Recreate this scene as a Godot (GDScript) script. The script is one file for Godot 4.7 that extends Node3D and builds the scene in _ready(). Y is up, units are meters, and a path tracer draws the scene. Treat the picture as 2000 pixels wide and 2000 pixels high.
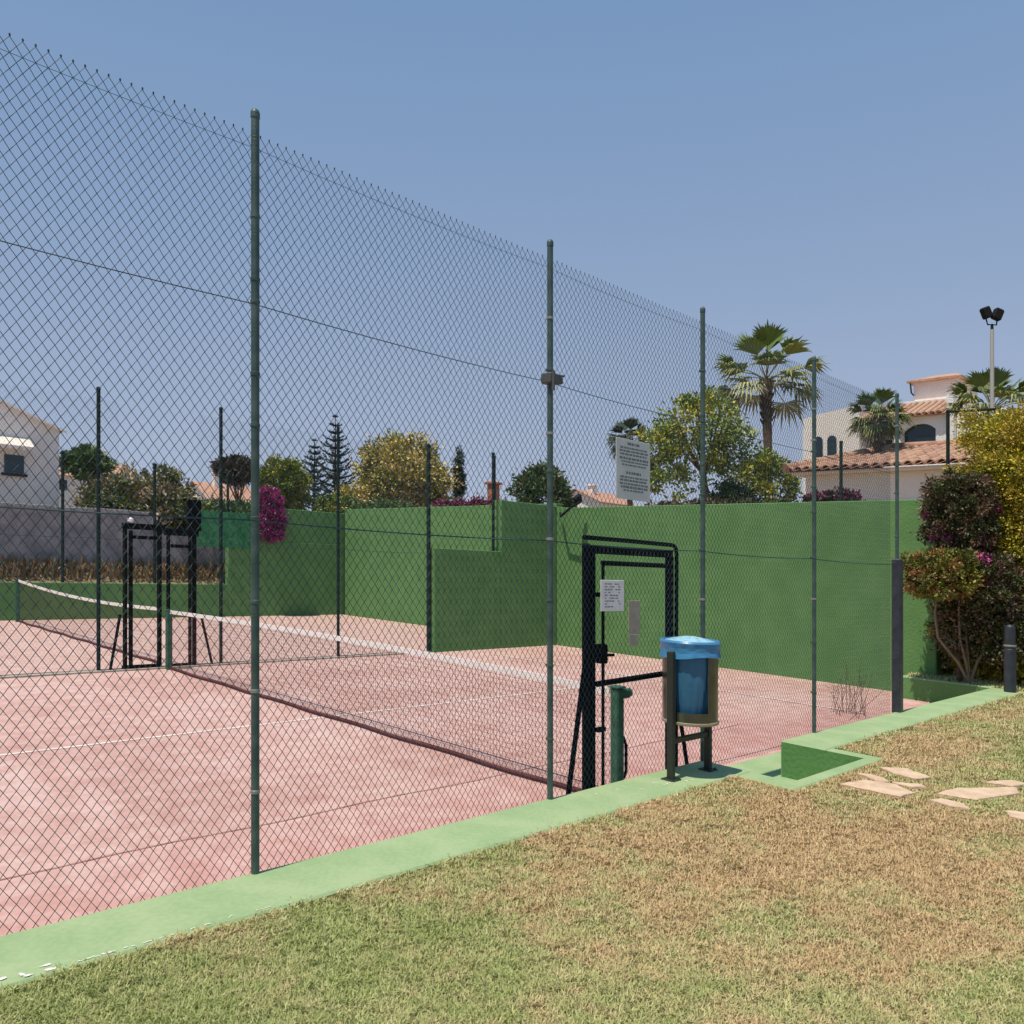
extends Node3D
# Two small tennis courts behind a chain-link fence, on a site that falls gently (about 3 %).
# x runs along the near fence, -z runs into the courts, metres. Heights in this file are above
# the sloping site: lift() adds the fall of the ground to every vertex.

const FALL := 0.0415            # fall of the site towards the lower right
const CA := 0.71447             # direction of the fall
const SA := 0.69966
const COURT := -0.378           # court surface below the kerb top
const FENCE_Z := -4.06
const MID_Z := -14.3
const FAR_Z := -24.4
const NET_X := 5.65
const WALL_X := 15.45

const STONES := [
	[[6.58, 2.93], [6.88, 2.86], [6.95, 2.62], [6.82, 2.44], [6.62, 2.46], [6.60, 2.70]],
	[[7.05, 2.98], [7.12, 2.90], [7.03, 2.70], [6.94, 2.74], [6.99, 2.88]],
	[[7.46, 2.95], [7.63, 2.79], [7.48, 2.54], [7.30, 2.60], [7.34, 2.80]],
	[[7.01, 2.67], [7.14, 2.49], [7.08, 2.44], [6.98, 2.52]],
	[[6.97, 2.32], [7.26, 2.27], [7.74, 1.96], [7.56, 1.89], [7.02, 2.05]],
	[[6.69, 2.28], [6.82, 2.24], [6.81, 2.06], [6.69, 2.01], [6.66, 2.14]],
	[[6.88, 1.83], [6.95, 1.70], [6.93, 1.48], [6.72, 1.52], [6.75, 1.74]],
	[[7.70, 2.18], [7.98, 2.06], [7.95, 1.92], [7.76, 1.99]]]

var used := {}
var rng := RandomNumberGenerator.new()
var M := {}

func lift(x: float, z: float) -> float:
	return -FALL * clampf(CA * x + SA * z, -60.0, 60.0)

func P(x: float, n: float, y: float) -> Vector3:   # n metres into the courts
	return Vector3(x, y, -n)

# ---------------------------------------------------------------- mesh builder
class MB:
	var v := PackedVector3Array()
	var nr := PackedVector3Array()
	var c := PackedColorArray()
	var ix := PackedInt32Array()
	var col := Color(1, 1, 1)
	func vert(p: Vector3, n: Vector3) -> int:
		v.append(p); nr.append(n); c.append(col)
		return v.size() - 1
	func tri(a: Vector3, b: Vector3, d: Vector3) -> void:       # counter-clockwise from outside
		var n := (b - a).cross(d - a).normalized()
		var i := vert(a, n); vert(b, n); vert(d, n)
		ix.append_array([i, i + 2, i + 1])
	func quad(a: Vector3, b: Vector3, d: Vector3, e: Vector3) -> void:
		var n := (d - a).cross(e - b).normalized()
		var i := vert(a, n); vert(b, n); vert(d, n); vert(e, n)
		ix.append_array([i, i + 2, i + 1, i, i + 3, i + 2])
	func obox(o: Vector3, ax: Vector3, ay: Vector3, az: Vector3, bev := 0.0) -> void:
		# ax, ay, az: half extents as vectors
		if bev <= 0.0:
			for s: float in [-1.0, 1.0]:
				var f := [[ax * s, ay, az], [ay * s, az, ax], [az * s, ax, ay]]
				for k: Array in f:
					var w: Vector3 = k[0]; var p: Vector3 = k[1]; var q: Vector3 = k[2]
					if s > 0: quad(o + w - p - q, o + w + p - q, o + w + p + q, o + w - p + q)
					else: quad(o + w - p - q, o + w - p + q, o + w + p + q, o + w + p - q)
			return
		var L := [ax, ay, az]
		var U := [ax.normalized(), ay.normalized(), az.normalized()]
		for k in 3:
			var w: Vector3 = L[k]; var p: Vector3 = L[(k + 1) % 3] - U[(k + 1) % 3] * bev; var q: Vector3 = L[(k + 2) % 3] - U[(k + 2) % 3] * bev
			for s: float in [-1.0, 1.0]:
				if s > 0: quad(o + w - p - q, o + w + p - q, o + w + p + q, o + w - p + q)
				else: quad(o - w - p - q, o - w - p + q, o - w + p + q, o - w + p - q)
			# four chamfers along axis k
			var e: Vector3 = L[k] - U[k] * bev
			var A: Vector3 = L[(k + 1) % 3]; var B: Vector3 = L[(k + 2) % 3]
			var uA: Vector3 = U[(k + 1) % 3] * bev; var uB: Vector3 = U[(k + 2) % 3] * bev
			for sa: float in [-1.0, 1.0]:
				for sb: float in [-1.0, 1.0]:
					var p1 := o + A * sa + (B - uB) * sb
					var p2 := o + (A - uA) * sa + B * sb
					if sa * sb > 0: quad(p1 - e, p2 - e, p2 + e, p1 + e)
					else: quad(p1 - e, p1 + e, p2 + e, p2 - e)
		for sx: float in [-1.0, 1.0]:
			for sy: float in [-1.0, 1.0]:
				for sz: float in [-1.0, 1.0]:
					var bx: Vector3 = U[0] * bev * sx; var by: Vector3 = U[1] * bev * sy; var bz: Vector3 = U[2] * bev * sz
					var k0 := o + ax * sx + ay * sy + az * sz
					if sx * sy * sz > 0: tri(k0 - by - bz, k0 - bx - bz, k0 - bx - by)
					else: tri(k0 - by - bz, k0 - bx - by, k0 - bx - bz)
	func box(a: Vector3, b: Vector3, bev := 0.0) -> void:
		var h := (b - a).abs() / 2.0
		obox((a + b) / 2.0, Vector3(h.x, 0, 0), Vector3(0, h.y, 0), Vector3(0, 0, h.z), bev)
	func tube(pts: Array, rad: Array, sides := 8, caps := true) -> void:
		var first := v.size()
		var prev := Vector3.ZERO
		for k in pts.size():
			var p: Vector3 = pts[k]
			var d: Vector3
			if k == 0: d = pts[1] - p
			elif k == pts.size() - 1: d = p - pts[k - 1]
			else: d = pts[k + 1] - pts[k - 1]
			d = d.normalized()
			var u := prev - d * prev.dot(d) if k > 0 else (Vector3(0, 0, 1).cross(d) if absf(d.z) < 0.9 else Vector3(1, 0, 0).cross(d))
			u = u.normalized(); prev = u
			var w := d.cross(u)
			for j in sides:
				var a := TAU * j / sides
				var n := u * cos(a) + w * sin(a)
				vert(p + n * rad[k], n)
		for k in pts.size() - 1:
			for j in sides:
				var a := first + k * sides + j
				var b := first + k * sides + (j + 1) % sides
				ix.append_array([a, a + sides, b, b, a + sides, b + sides])
		if caps:
			for e in [0, pts.size() - 1]:
				var d2: Vector3 = (pts[0] - pts[1]).normalized() if e == 0 else (pts[e] - pts[e - 1]).normalized()
				var m := vert(pts[e], d2)
				var r0 := v.size()
				for j in sides: vert(v[first + e * sides + j], d2)
				for j in sides:
					if e == 0: ix.append_array([m, r0 + j, r0 + (j + 1) % sides])
					else: ix.append_array([m, r0 + (j + 1) % sides, r0 + j])
	func lathe(o: Vector3, prof: Array, sides := 24, a0 := 0.0, a1 := TAU) -> void:
		# prof: [radius, height] from bottom to top, flat shaded rings with smooth sides
		for k in prof.size() - 1:
			var r0: float = prof[k][0]; var y0: float = prof[k][1]; var r1: float = prof[k + 1][0]; var y1: float = prof[k + 1][1]
			var sl := Vector2(y1 - y0, r0 - r1).normalized()
			var i := v.size()
			for j in sides + 1:
				var a := a0 + (a1 - a0) * j / sides
				var d := Vector3(cos(a), 0, sin(a))
				var n := (d * sl.x + Vector3(0, sl.y, 0)).normalized()
				vert(o + d * r0 + Vector3(0, y0, 0), n); vert(o + d * r1 + Vector3(0, y1, 0), n)
			for j in sides:
				var q := i + j * 2
				ix.append_array([q, q + 2, q + 1, q + 1, q + 2, q + 3])
	func leaf(o: Vector3, d: Vector3, side: Vector3, l: float, w: float) -> void:
		# a pointed leaf of two triangles bent along its rib
		var n := side.cross(d).normalized()
		var m := o + d * l * 0.45
		var i := vert(o, n); vert(m + side * w + n * w * 0.35, n); vert(o + d * l, n); vert(m - side * w + n * w * 0.35, n)
		ix.append_array([i, i + 2, i + 1, i, i + 3, i + 2])
	func mesh() -> ArrayMesh:
		var arr := []
		arr.resize(Mesh.ARRAY_MAX)
		arr[Mesh.ARRAY_VERTEX] = v; arr[Mesh.ARRAY_NORMAL] = nr; arr[Mesh.ARRAY_COLOR] = c; arr[Mesh.ARRAY_INDEX] = ix
		var m := ArrayMesh.new()
		m.add_surface_from_arrays(Mesh.PRIMITIVE_TRIANGLES, arr)
		return m

# ---------------------------------------------------------------- scene helpers
func numbered(called: String) -> String:
	if not used.has(called):
		used[called] = 0
		return called
	used[called] += 1
	return "%s_%03d" % [called, used[called]]

func tag(o: Node, label: String, category: String, group := "") -> Node:
	o.set_meta("label", label); o.set_meta("category", category)
	if group: o.set_meta("group", group)
	return o

func thing(called: String, label: String, category: String, at: Vector3, group := "") -> Node3D:
	var o := Node3D.new()
	o.name = numbered(called)
	add_child(o)
	o.position = at + Vector3(0, lift(at.x, at.z), 0)
	tag(o, label, category, group)
	return o

func origin_of(o: Node) -> Vector3:
	var p := Vector3.ZERO
	while o != self and o != null:
		if o is Node3D: p += o.position
		o = o.get_parent()
	return p

func part(called: String, b: MB, m: Material, parent: Node) -> MeshInstance3D:
	# vertices were given in site coordinates; they are lifted onto the slope and made local
	var o := origin_of(parent)
	for k in b.v.size():
		var p := b.v[k]
		b.v[k] = Vector3(p.x, p.y + lift(p.x, p.z), p.z) - o
	return put(called, b.mesh(), m, parent)

func put(called: String, me: Mesh, m: Material, parent: Node, at := Vector3.ZERO) -> MeshInstance3D:
	var i := MeshInstance3D.new()
	i.mesh = me; i.material_override = m
	i.name = called if parent != self else numbered(called)
	i.position = at
	parent.add_child(i, true)
	return i

func structure(called: String, b: MB, m: Material) -> MeshInstance3D:
	var i := part(called, b, m, self)
	i.set_meta("kind", "structure")
	return i

func stuff(o: Node) -> Node:
	o.set_meta("kind", "stuff")
	return o

func copy(src: Node3D, at: Vector3, turn: float, label: String) -> Node3D:
	var c: Node3D = src.duplicate()
	var base: String = src.get_meta("kind_name")
	c.name = numbered(base)
	add_child(c)
	c.position = at + Vector3(0, lift(at.x, at.z), 0)
	c.rotation.y = turn
	c.set_meta("label", label)
	return c

# ---------------------------------------------------------------- materials
func lin(r: float, g: float, b: float) -> Color:
	return Color(r, g, b).linear_to_srgb()

func plain(c: Color, rough := 0.7, metal := 0.0) -> StandardMaterial3D:
	var m := StandardMaterial3D.new()
	m.albedo_color = c; m.roughness = rough; m.metallic = metal
	return m

func leafy(back := 0.35) -> StandardMaterial3D:
	var m := StandardMaterial3D.new()
	m.vertex_color_use_as_albedo = true
	m.roughness = 0.55
	m.cull_mode = BaseMaterial3D.CULL_DISABLED
	m.backlight_enabled = true
	m.backlight = Color(back * 0.6, back, back * 0.25)
	return m

func noise(seed_: int, freq: float, oct := 4) -> FastNoiseLite:
	var f := FastNoiseLite.new()
	f.seed = seed_; f.frequency = freq; f.fractal_octaves = oct
	f.noise_type = FastNoiseLite.TYPE_SIMPLEX_SMOOTH
	return f

func weathered(a: Color, b: Color, size: float, seed_: int, rough := 0.85, bump := 2.0, px := 512, coarse := 3.0) -> StandardMaterial3D:
	# two linear colours mixed by coarse and fine noise, `size` metres to a repeat
	var g1 := noise(seed_, coarse / px, 5).get_seamless_image(px, px)
	var g2 := noise(seed_ + 7, 40.0 / px, 3).get_seamless_image(px, px)
	var im := Image.create_empty(px, px, false, Image.FORMAT_RGB8)
	for y in px:
		for x in px:
			var k := g1.get_pixel(x, y).r
			var f := g2.get_pixel(x, y).r
			var t := clampf((k - 0.5) * 1.5 + (f - 0.5) * 0.9 + 0.5, 0.0, 1.0)
			var q := a.lerp(b, t)
			im.set_pixel(x, y, q.linear_to_srgb())
	im.generate_mipmaps()
	var m := StandardMaterial3D.new()
	m.albedo_texture = ImageTexture.create_from_image(im)
	m.uv1_triplanar = true; m.uv1_world_triplanar = true
	m.uv1_scale = Vector3.ONE / size
	m.roughness = rough
	if bump > 0.0:
		var nm: Image = g2.duplicate()
		nm.convert(Image.FORMAT_RGBA8)
		nm.bump_map_to_normal_map(bump)
		m.normal_enabled = true
		m.normal_texture = ImageTexture.create_from_image(nm)
	return m

func make_materials() -> void:
	M.wall = weathered(Color(0.095, 0.228, 0.071), Color(0.120, 0.265, 0.087), 2.4, 11, 0.95, 2.0)
	M.wall.normal_scale = 0.45
	M.kerb = weathered(Color(0.265, 0.395, 0.193), Color(0.345, 0.453, 0.245), 1.7, 23, 0.85, 1.0)
	M.kerb.normal_scale = 0.4
	M.court = weathered(Color(0.525, 0.325, 0.288), Color(0.62, 0.445, 0.41), 3.1, 31, 0.95, 2.0, 1024, 9.0)
	M.court.normal_scale = 0.4
	M.court.vertex_color_use_as_albedo = true
	M.line = weathered(Color(0.66, 0.52, 0.47), Color(0.80, 0.74, 0.69), 0.9, 37, 0.85, 0.0, 256)
	M.concrete = weathered(Color(0.34, 0.29, 0.24), Color(0.46, 0.40, 0.33), 1.2, 41, 0.9, 3.0)
	M.soil = weathered(Color(0.20, 0.13, 0.075), Color(0.33, 0.24, 0.13), 1.6, 43, 0.95, 4.0)
	M.grey_wall = weathered(Color(0.20, 0.20, 0.21), Color(0.34, 0.335, 0.34), 2.1, 47, 0.95, 4.0)
	M.render = weathered(Color(0.86, 0.80, 0.73), Color(0.90, 0.86, 0.80), 3.0, 53, 0.9, 1.5)
	M.stone = weathered(Color(0.56, 0.40, 0.27), Color(0.72, 0.55, 0.40), 0.8, 59, 0.85, 3.0)
	M.bark = weathered(Color(0.09, 0.055, 0.035), Color(0.19, 0.13, 0.085), 0.7, 61, 0.95, 5.0, 256)
	M.pale_bark = weathered(Color(0.16, 0.12, 0.08), Color(0.28, 0.22, 0.15), 0.6, 62, 0.95, 5.0, 256)
	M.post = weathered(Color(0.035, 0.075, 0.07), Color(0.075, 0.125, 0.115), 0.5, 67, 0.5, 1.0, 256)
	M.post.metallic = 0.1
	M.wire = plain(lin(0.042, 0.078, 0.10), 0.65)
	M.black = weathered(Color(0.004, 0.007, 0.008), Color(0.009, 0.014, 0.014), 0.4, 71, 0.75, 1.0, 256)
	M.black.metallic_specular = 0.2
	M.dark_post = weathered(Color(0.010, 0.022, 0.022), Color(0.02, 0.04, 0.038), 0.4, 72, 0.7, 1.0, 256)
	M.dark_post.metallic_specular = 0.25
	M.net_green = weathered(Color(0.012, 0.085, 0.05), Color(0.03, 0.14, 0.08), 0.4, 73, 0.5, 1.0, 256)
	M.cord = plain(lin(0.10, 0.028, 0.03), 0.9)
	M.tape = weathered(Color(0.80, 0.77, 0.73), Color(0.88, 0.86, 0.83), 0.5, 79, 0.85, 1.0, 256)
	M.steel = weathered(Color(0.10, 0.11, 0.09), Color(0.15, 0.16, 0.13), 0.6, 83, 0.30, 0.3, 256)
	M.steel.metallic = 0.8
	M.leg = plain(lin(0.025, 0.034, 0.026), 0.55, 0.1)
	M.galv = plain(lin(0.30, 0.31, 0.30), 0.5, 0.5)
	M.clamp = plain(lin(0.10, 0.11, 0.11), 0.6, 0.4)
	M.rim = plain(lin(0.36, 0.32, 0.22), 0.5, 0.3)
	M.bag = plain(lin(0.065, 0.27, 0.52), 0.3)
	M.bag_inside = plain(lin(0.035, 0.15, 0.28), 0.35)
	M.bag_film = plain(lin(0.34, 0.60, 0.74), 0.25)
	M.bag.backlight_enabled = true
	M.bag.backlight = Color(0.10, 0.30, 0.55)
	M.bollard = weathered(Color(0.018, 0.026, 0.038), Color(0.035, 0.045, 0.06), 0.4, 89, 0.45, 1.0, 256)
	M.tile = []
	for k in 4:
		M.tile.append(weathered(Color(0.31 + 0.05 * k, 0.165 + 0.03 * k, 0.11 + 0.025 * k), Color(0.52, 0.31 + 0.02 * k, 0.23), 0.9, 97 + k, 0.9, 3.0, 128))
	M.far_roof = weathered(Color(0.44, 0.24, 0.165), Color(0.58, 0.36, 0.26), 2.2, 103, 0.9, 3.0, 256)
	M.white = weathered(Color(0.80, 0.78, 0.74), Color(0.88, 0.86, 0.82), 3.0, 107, 0.9, 1.0, 256)
	M.blush = weathered(Color(0.80, 0.66, 0.60), Color(0.86, 0.74, 0.68), 2.0, 163, 0.9, 1.0, 128)
	M.glass = plain(lin(0.018, 0.035, 0.05), 0.08)
	M.shutter = plain(lin(0.035, 0.075, 0.10), 0.5)
	M.dark = plain(lin(0.02, 0.02, 0.022), 0.6)
	M.paper = weathered(Color(0.70, 0.69, 0.72), Color(0.80, 0.79, 0.81), 0.5, 109, 0.8, 0.5, 256)
	M.faded = weathered(Color(0.30, 0.27, 0.22), Color(0.37, 0.34, 0.27), 0.3, 113, 0.8, 0.5, 256)
	M.ink = plain(lin(0.15, 0.16, 0.20), 0.8)
	M.board = weathered(Color(0.52, 0.56, 0.56), Color(0.58, 0.61, 0.61), 0.6, 127, 0.6, 0.3, 256)
	M.sign_ink = plain(lin(0.15, 0.19, 0.20), 0.7)
	M.tarp = weathered(Color(0.015, 0.16, 0.055), Color(0.03, 0.24, 0.085), 0.6, 131, 0.6, 2.0, 256)
	M.joint = weathered(Color(0.30, 0.13, 0.11), Color(0.46, 0.26, 0.22), 0.5, 157, 0.95, 0.0, 128)
	M.chip = plain(lin(0.80, 0.77, 0.72), 0.9)
	M.awning = weathered(Color(0.74, 0.68, 0.60), Color(0.82, 0.77, 0.70), 0.8, 137, 0.9, 0.5, 128)
	M.lamp_body = plain(lin(0.014, 0.015, 0.015), 0.7)
	M.lamp_body.metallic_specular = 0.25
	M.pole = plain(lin(0.50, 0.48, 0.43), 0.5, 0.3)
	M.leaf = leafy()
	M.petal = leafy(0.2)
	M.dry = weathered(Color(0.15, 0.115, 0.05), Color(0.30, 0.24, 0.115), 1.1, 139, 0.95, 5.0)
	M.dry.vertex_color_use_as_albedo = true
	M.brick = weathered(Color(0.36, 0.13, 0.07), Color(0.48, 0.21, 0.12), 0.6, 151, 0.9, 3.0, 128)

# ---------------------------------------------------------------- camera and light
func camera_and_light() -> void:
	var cam := Camera3D.new()
	cam.name = "camera"
	add_child(cam)
	cam.position = Vector3(0, 1.7, 0)
	cam.rotation_degrees = Vector3(0, -44.4, 0)
	cam.far = 4000.0
	cam.set_frustum(0.1 * 2000.0 / 1615.0, Vector2(0, 0.1 * 96.0 / 1615.0), 0.1, 4000.0)
	cam.current = true

	var we := WorldEnvironment.new()
	we.name = "environment"
	var env := Environment.new()
	env.background_mode = Environment.BG_SKY
	var sky := Sky.new()
	var sm := ProceduralSkyMaterial.new()
	sm.sky_top_color = lin(0.15, 0.28, 0.50)
	sm.sky_horizon_color = lin(0.47, 0.53, 0.665)
	sm.sky_curve = 0.24
	sm.ground_horizon_color = lin(0.33, 0.36, 0.42)
	sm.ground_bottom_color = lin(0.22, 0.19, 0.15)
	sm.sun_angle_max = 8.0
	sky.sky_material = sm
	env.sky = sky
	env.tonemap_mode = Environment.TONE_MAPPER_LINEAR
	env.tonemap_exposure = 1.0
	env.sdfgi_enabled = true; env.ssao_enabled = true; env.ssil_enabled = true
	we.environment = env
	add_child(we)

	var sun := DirectionalLight3D.new()
	sun.name = "sun"
	add_child(sun)
	sun.light_energy = 1.4
	sun.light_color = Color(1.0, 0.955, 0.88)
	sun.light_angular_distance = 0.5
	sun.shadow_enabled = true
	# noon sun: shadows run short, along the fence to the right
	sun.look_at_from_position(Vector3.ZERO, Vector3(0.335, -0.94, -0.03), Vector3.RIGHT)

# ---------------------------------------------------------------- ground
func sheet(b: MB, x0: float, x1: float, n0: float, n1: float, y: float, nx: int, nn: int) -> void:
	for i in nx:
		for j in nn:
			var xa := lerpf(x0, x1, float(i) / nx); var xb := lerpf(x0, x1, float(i + 1) / nx)
			var na := lerpf(n0, n1, float(j) / nn); var nb := lerpf(n0, n1, float(j + 1) / nn)
			b.quad(P(xa, na, y), P(xb, na, y), P(xb, nb, y), P(xa, nb, y))

func lawn_tone(x: float, n: float) -> float:
	# 0 straw-dry, 1 green: where the photograph shows the dry and the green turf
	var g := 0.56
	g += 0.55 * exp(-(pow((x - 1.6) / 1.0, 2) + pow((n - 2.9) / 0.75, 2)))
	g += 0.10 * exp(-(pow((x - 2.6) / 1.1, 2) + pow((n - 1.6) / 0.8, 2)))
	g += 0.60 * exp(-(pow((x - 10.2) / 1.6, 2) + pow((n - 2.0) / 0.7, 2)))
	g += 0.55 * exp(-(pow((x - 14.5) / 1.3, 2) + pow((n - 4.4) / 0.6, 2)))
	g += 0.25 * exp(-(pow((x - 7.4) / 0.6, 2) + pow((n - 2.2) / 0.4, 2)))
	g -= 0.75 * exp(-(pow((x - 5.0) / 1.7, 2) + pow((n - 2.5) / 1.1, 2)))
	g -= 0.22 * exp(-(pow((x - 5.2) / 1.5, 2) + pow((n - 1.5) / 0.7, 2)))
	g -= 0.70 * exp(-(pow((x - 8.6) / 1.3, 2) + pow((n - 2.9) / 0.55, 2)))
	g -= 0.30 * exp(-(pow((x - 12.0) / 1.8, 2) + pow((n - 3.0) / 0.4, 2)))
	return g

func build_ground() -> void:
	var b := MB.new()
	for ring: Array in [[-90.0, 130.0, -60.0, 160.0, 22]]:
		sheet(b, ring[0], ring[1], ring[2], ring[3], -0.75, ring[4], ring[4])
	var far := [[-1500.0, -90.0, -1500.0, 1500.0], [130.0, 1500.0, -1500.0, 1500.0], [-90.0, 130.0, 160.0, 1500.0], [-90.0, 130.0, -1500.0, -60.0]]
	for q: Array in far: sheet(b, q[0], q[1], q[2], q[3], -0.75, 12, 12)
	structure("ground", b, M.soil)

	# raised garden ground behind the retaining walls
	b = MB.new()
	sheet(b, WALL_X + 0.2, 95.0, 5.6, 14.35, 2.75, 30, 6)
	sheet(b, 15.9, 95.0, 14.35, 25.9, 2.75, 30, 8)
	sheet(b, -60.0, 95.0, 25.9, 150.0, 2.0, 40, 40)
	structure("garden_ground", b, M.soil)

	# lawn: a gently uneven sheet with the entrance pit left out
	var un := noise(5, 0.55, 3)
	b = MB.new()
	var xs := []; var ns := []
	var q := -4.0
	while q < 42.0:
		xs.append(q); q += 0.12 if q < 16.0 else 1.0
	q = -8.0
	while q < 3.62:
		ns.append(q); q += 0.12 if q > -4.0 else 0.5
	ns.append(3.62)
	for i in xs.size() - 1:
		for j in ns.size() - 1:
			var xm: float = (xs[i] + xs[i + 1]) / 2.0; var nm: float = (ns[j] + ns[j + 1]) / 2.0
			if xm > 6.2 and xm < 7.9 and nm > 3.14: continue
			var c4 := []
			for k: Array in [[i, j], [i + 1, j], [i + 1, j + 1], [i, j + 1]]:
				var x: float = xs[k[0]]; var n: float = ns[k[1]]
				c4.append(P(x, n, -0.016 + 0.012 * un.get_noise_2d(x * 2.0, n * 2.0)))
			var t := clampf(lawn_tone(xm, nm) + 0.35 * un.get_noise_2d(xm * 3.0 + 40.0, nm * 3.0), 0.0, 1.0)
			b.col = Color(1.05, 0.92, 0.80).lerp(Color(0.62, 0.86, 0.50), t)
			b.quad(c4[0], c4[1], c4[2], c4[3])
	structure("lawn", b, M.dry)
	# turf running on past the end of the kerb, under the hedge
	b = MB.new()
	sheet(b, 15.0, 42.0, 3.6, 5.6, -0.035, 12, 3)
	structure("verge", b, M.dry)

	grow_turf(un)

	# the two courts
	b = MB.new()
	var cn := noise(17, 0.35, 4)
	var x := -14.0
	while x < 15.4:
		var n := 3.7
		while n < 24.4:
			var t := clampf(0.5 + 1.1 * cn.get_noise_2d(x, n), 0.0, 1.0)
			var c := Color(0.88, 0.80, 0.78).lerp(Color(1.06, 1.06, 1.06), t)
			# redder worn ground along the near edge and by the net, sandier on the far court
			var red := clampf(exp(-pow((n - 4.7) / 0.9, 2)) * 0.55 + exp(-(pow((x - 9.5) / 2.6, 2) + pow((n - 6.6) / 1.6, 2))) * 0.45, 0.0, 1.0)
			red *= 0.6 + 0.9 * absf(cn.get_noise_2d(x * 3.0, n * 3.0 + 50.0))
			c = c.lerp(Color(0.93, 0.70, 0.68), red)
			if n > 14.3: c = c.lerp(Color(1.02, 1.10, 1.06), 0.45)
			b.col = c
			b.quad(P(x, n, COURT), P(x + 0.35, n, COURT), P(x + 0.35, minf(n + 0.345, 24.45), COURT), P(x, minf(n + 0.345, 24.45), COURT))
			n += 0.345
		x += 0.35
	var ct := structure("court", b, M.court)
	# painted lines: parts of the court
	for r: Array in [[-8.0, 12.5, 9.12, 9.18], [12.47, 12.53, 5.2, 13.3], [-1.2, -1.14, 5.2, 13.3], [-8.0, 12.5, 19.3, 19.36]]:
		b = MB.new()
		var k := 0
		var steps := 24
		while k < steps:
			var y := COURT + (0.004 if r[1] - r[0] > 1.0 else 0.007)
			if r[1] - r[0] > 1.0:
				var xa := lerpf(r[0], r[1], float(k) / steps); var xb := lerpf(r[0], r[1], float(k + 1) / steps)
				b.quad(P(xa, r[2], y), P(xb, r[2], y), P(xb, r[3], y), P(xa, r[3], y))
			else:
				var na := lerpf(r[2], r[3], float(k) / steps); var nb := lerpf(r[2], r[3], float(k + 1) / steps)
				b.quad(P(r[0], na, y), P(r[1], na, y), P(r[1], nb, y), P(r[0], nb, y))
			k += 1
		part("painted_line", b, M.line, ct)
	# dark expansion joint along the near side
	b = MB.new()
	for i in 40:
		var xa := -6.0 + i * 0.4; var wv := 0.02 * sin(i * 1.3); var wn := 0.02 * sin((i + 1) * 1.3)
		b.quad(P(xa, 5.80 + wv, COURT + 0.003), P(xa + 0.4, 5.80 + wn, COURT + 0.003), P(xa + 0.4, 5.825 + wn, COURT + 0.003), P(xa, 5.82 + wv, COURT + 0.003))
	part("joint", b, M.joint, ct)
	# concrete strip between the courts
	b = MB.new()
	for i in 20:
		b.box(P(lerpf(-14.0, 11.4, i / 20.0), 14.18, COURT - 0.05), P(lerpf(-14.0, 11.4, (i + 1) / 20.0), 14.42, COURT + 0.025))
	structure("concrete_strip", b, M.concrete)

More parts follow.
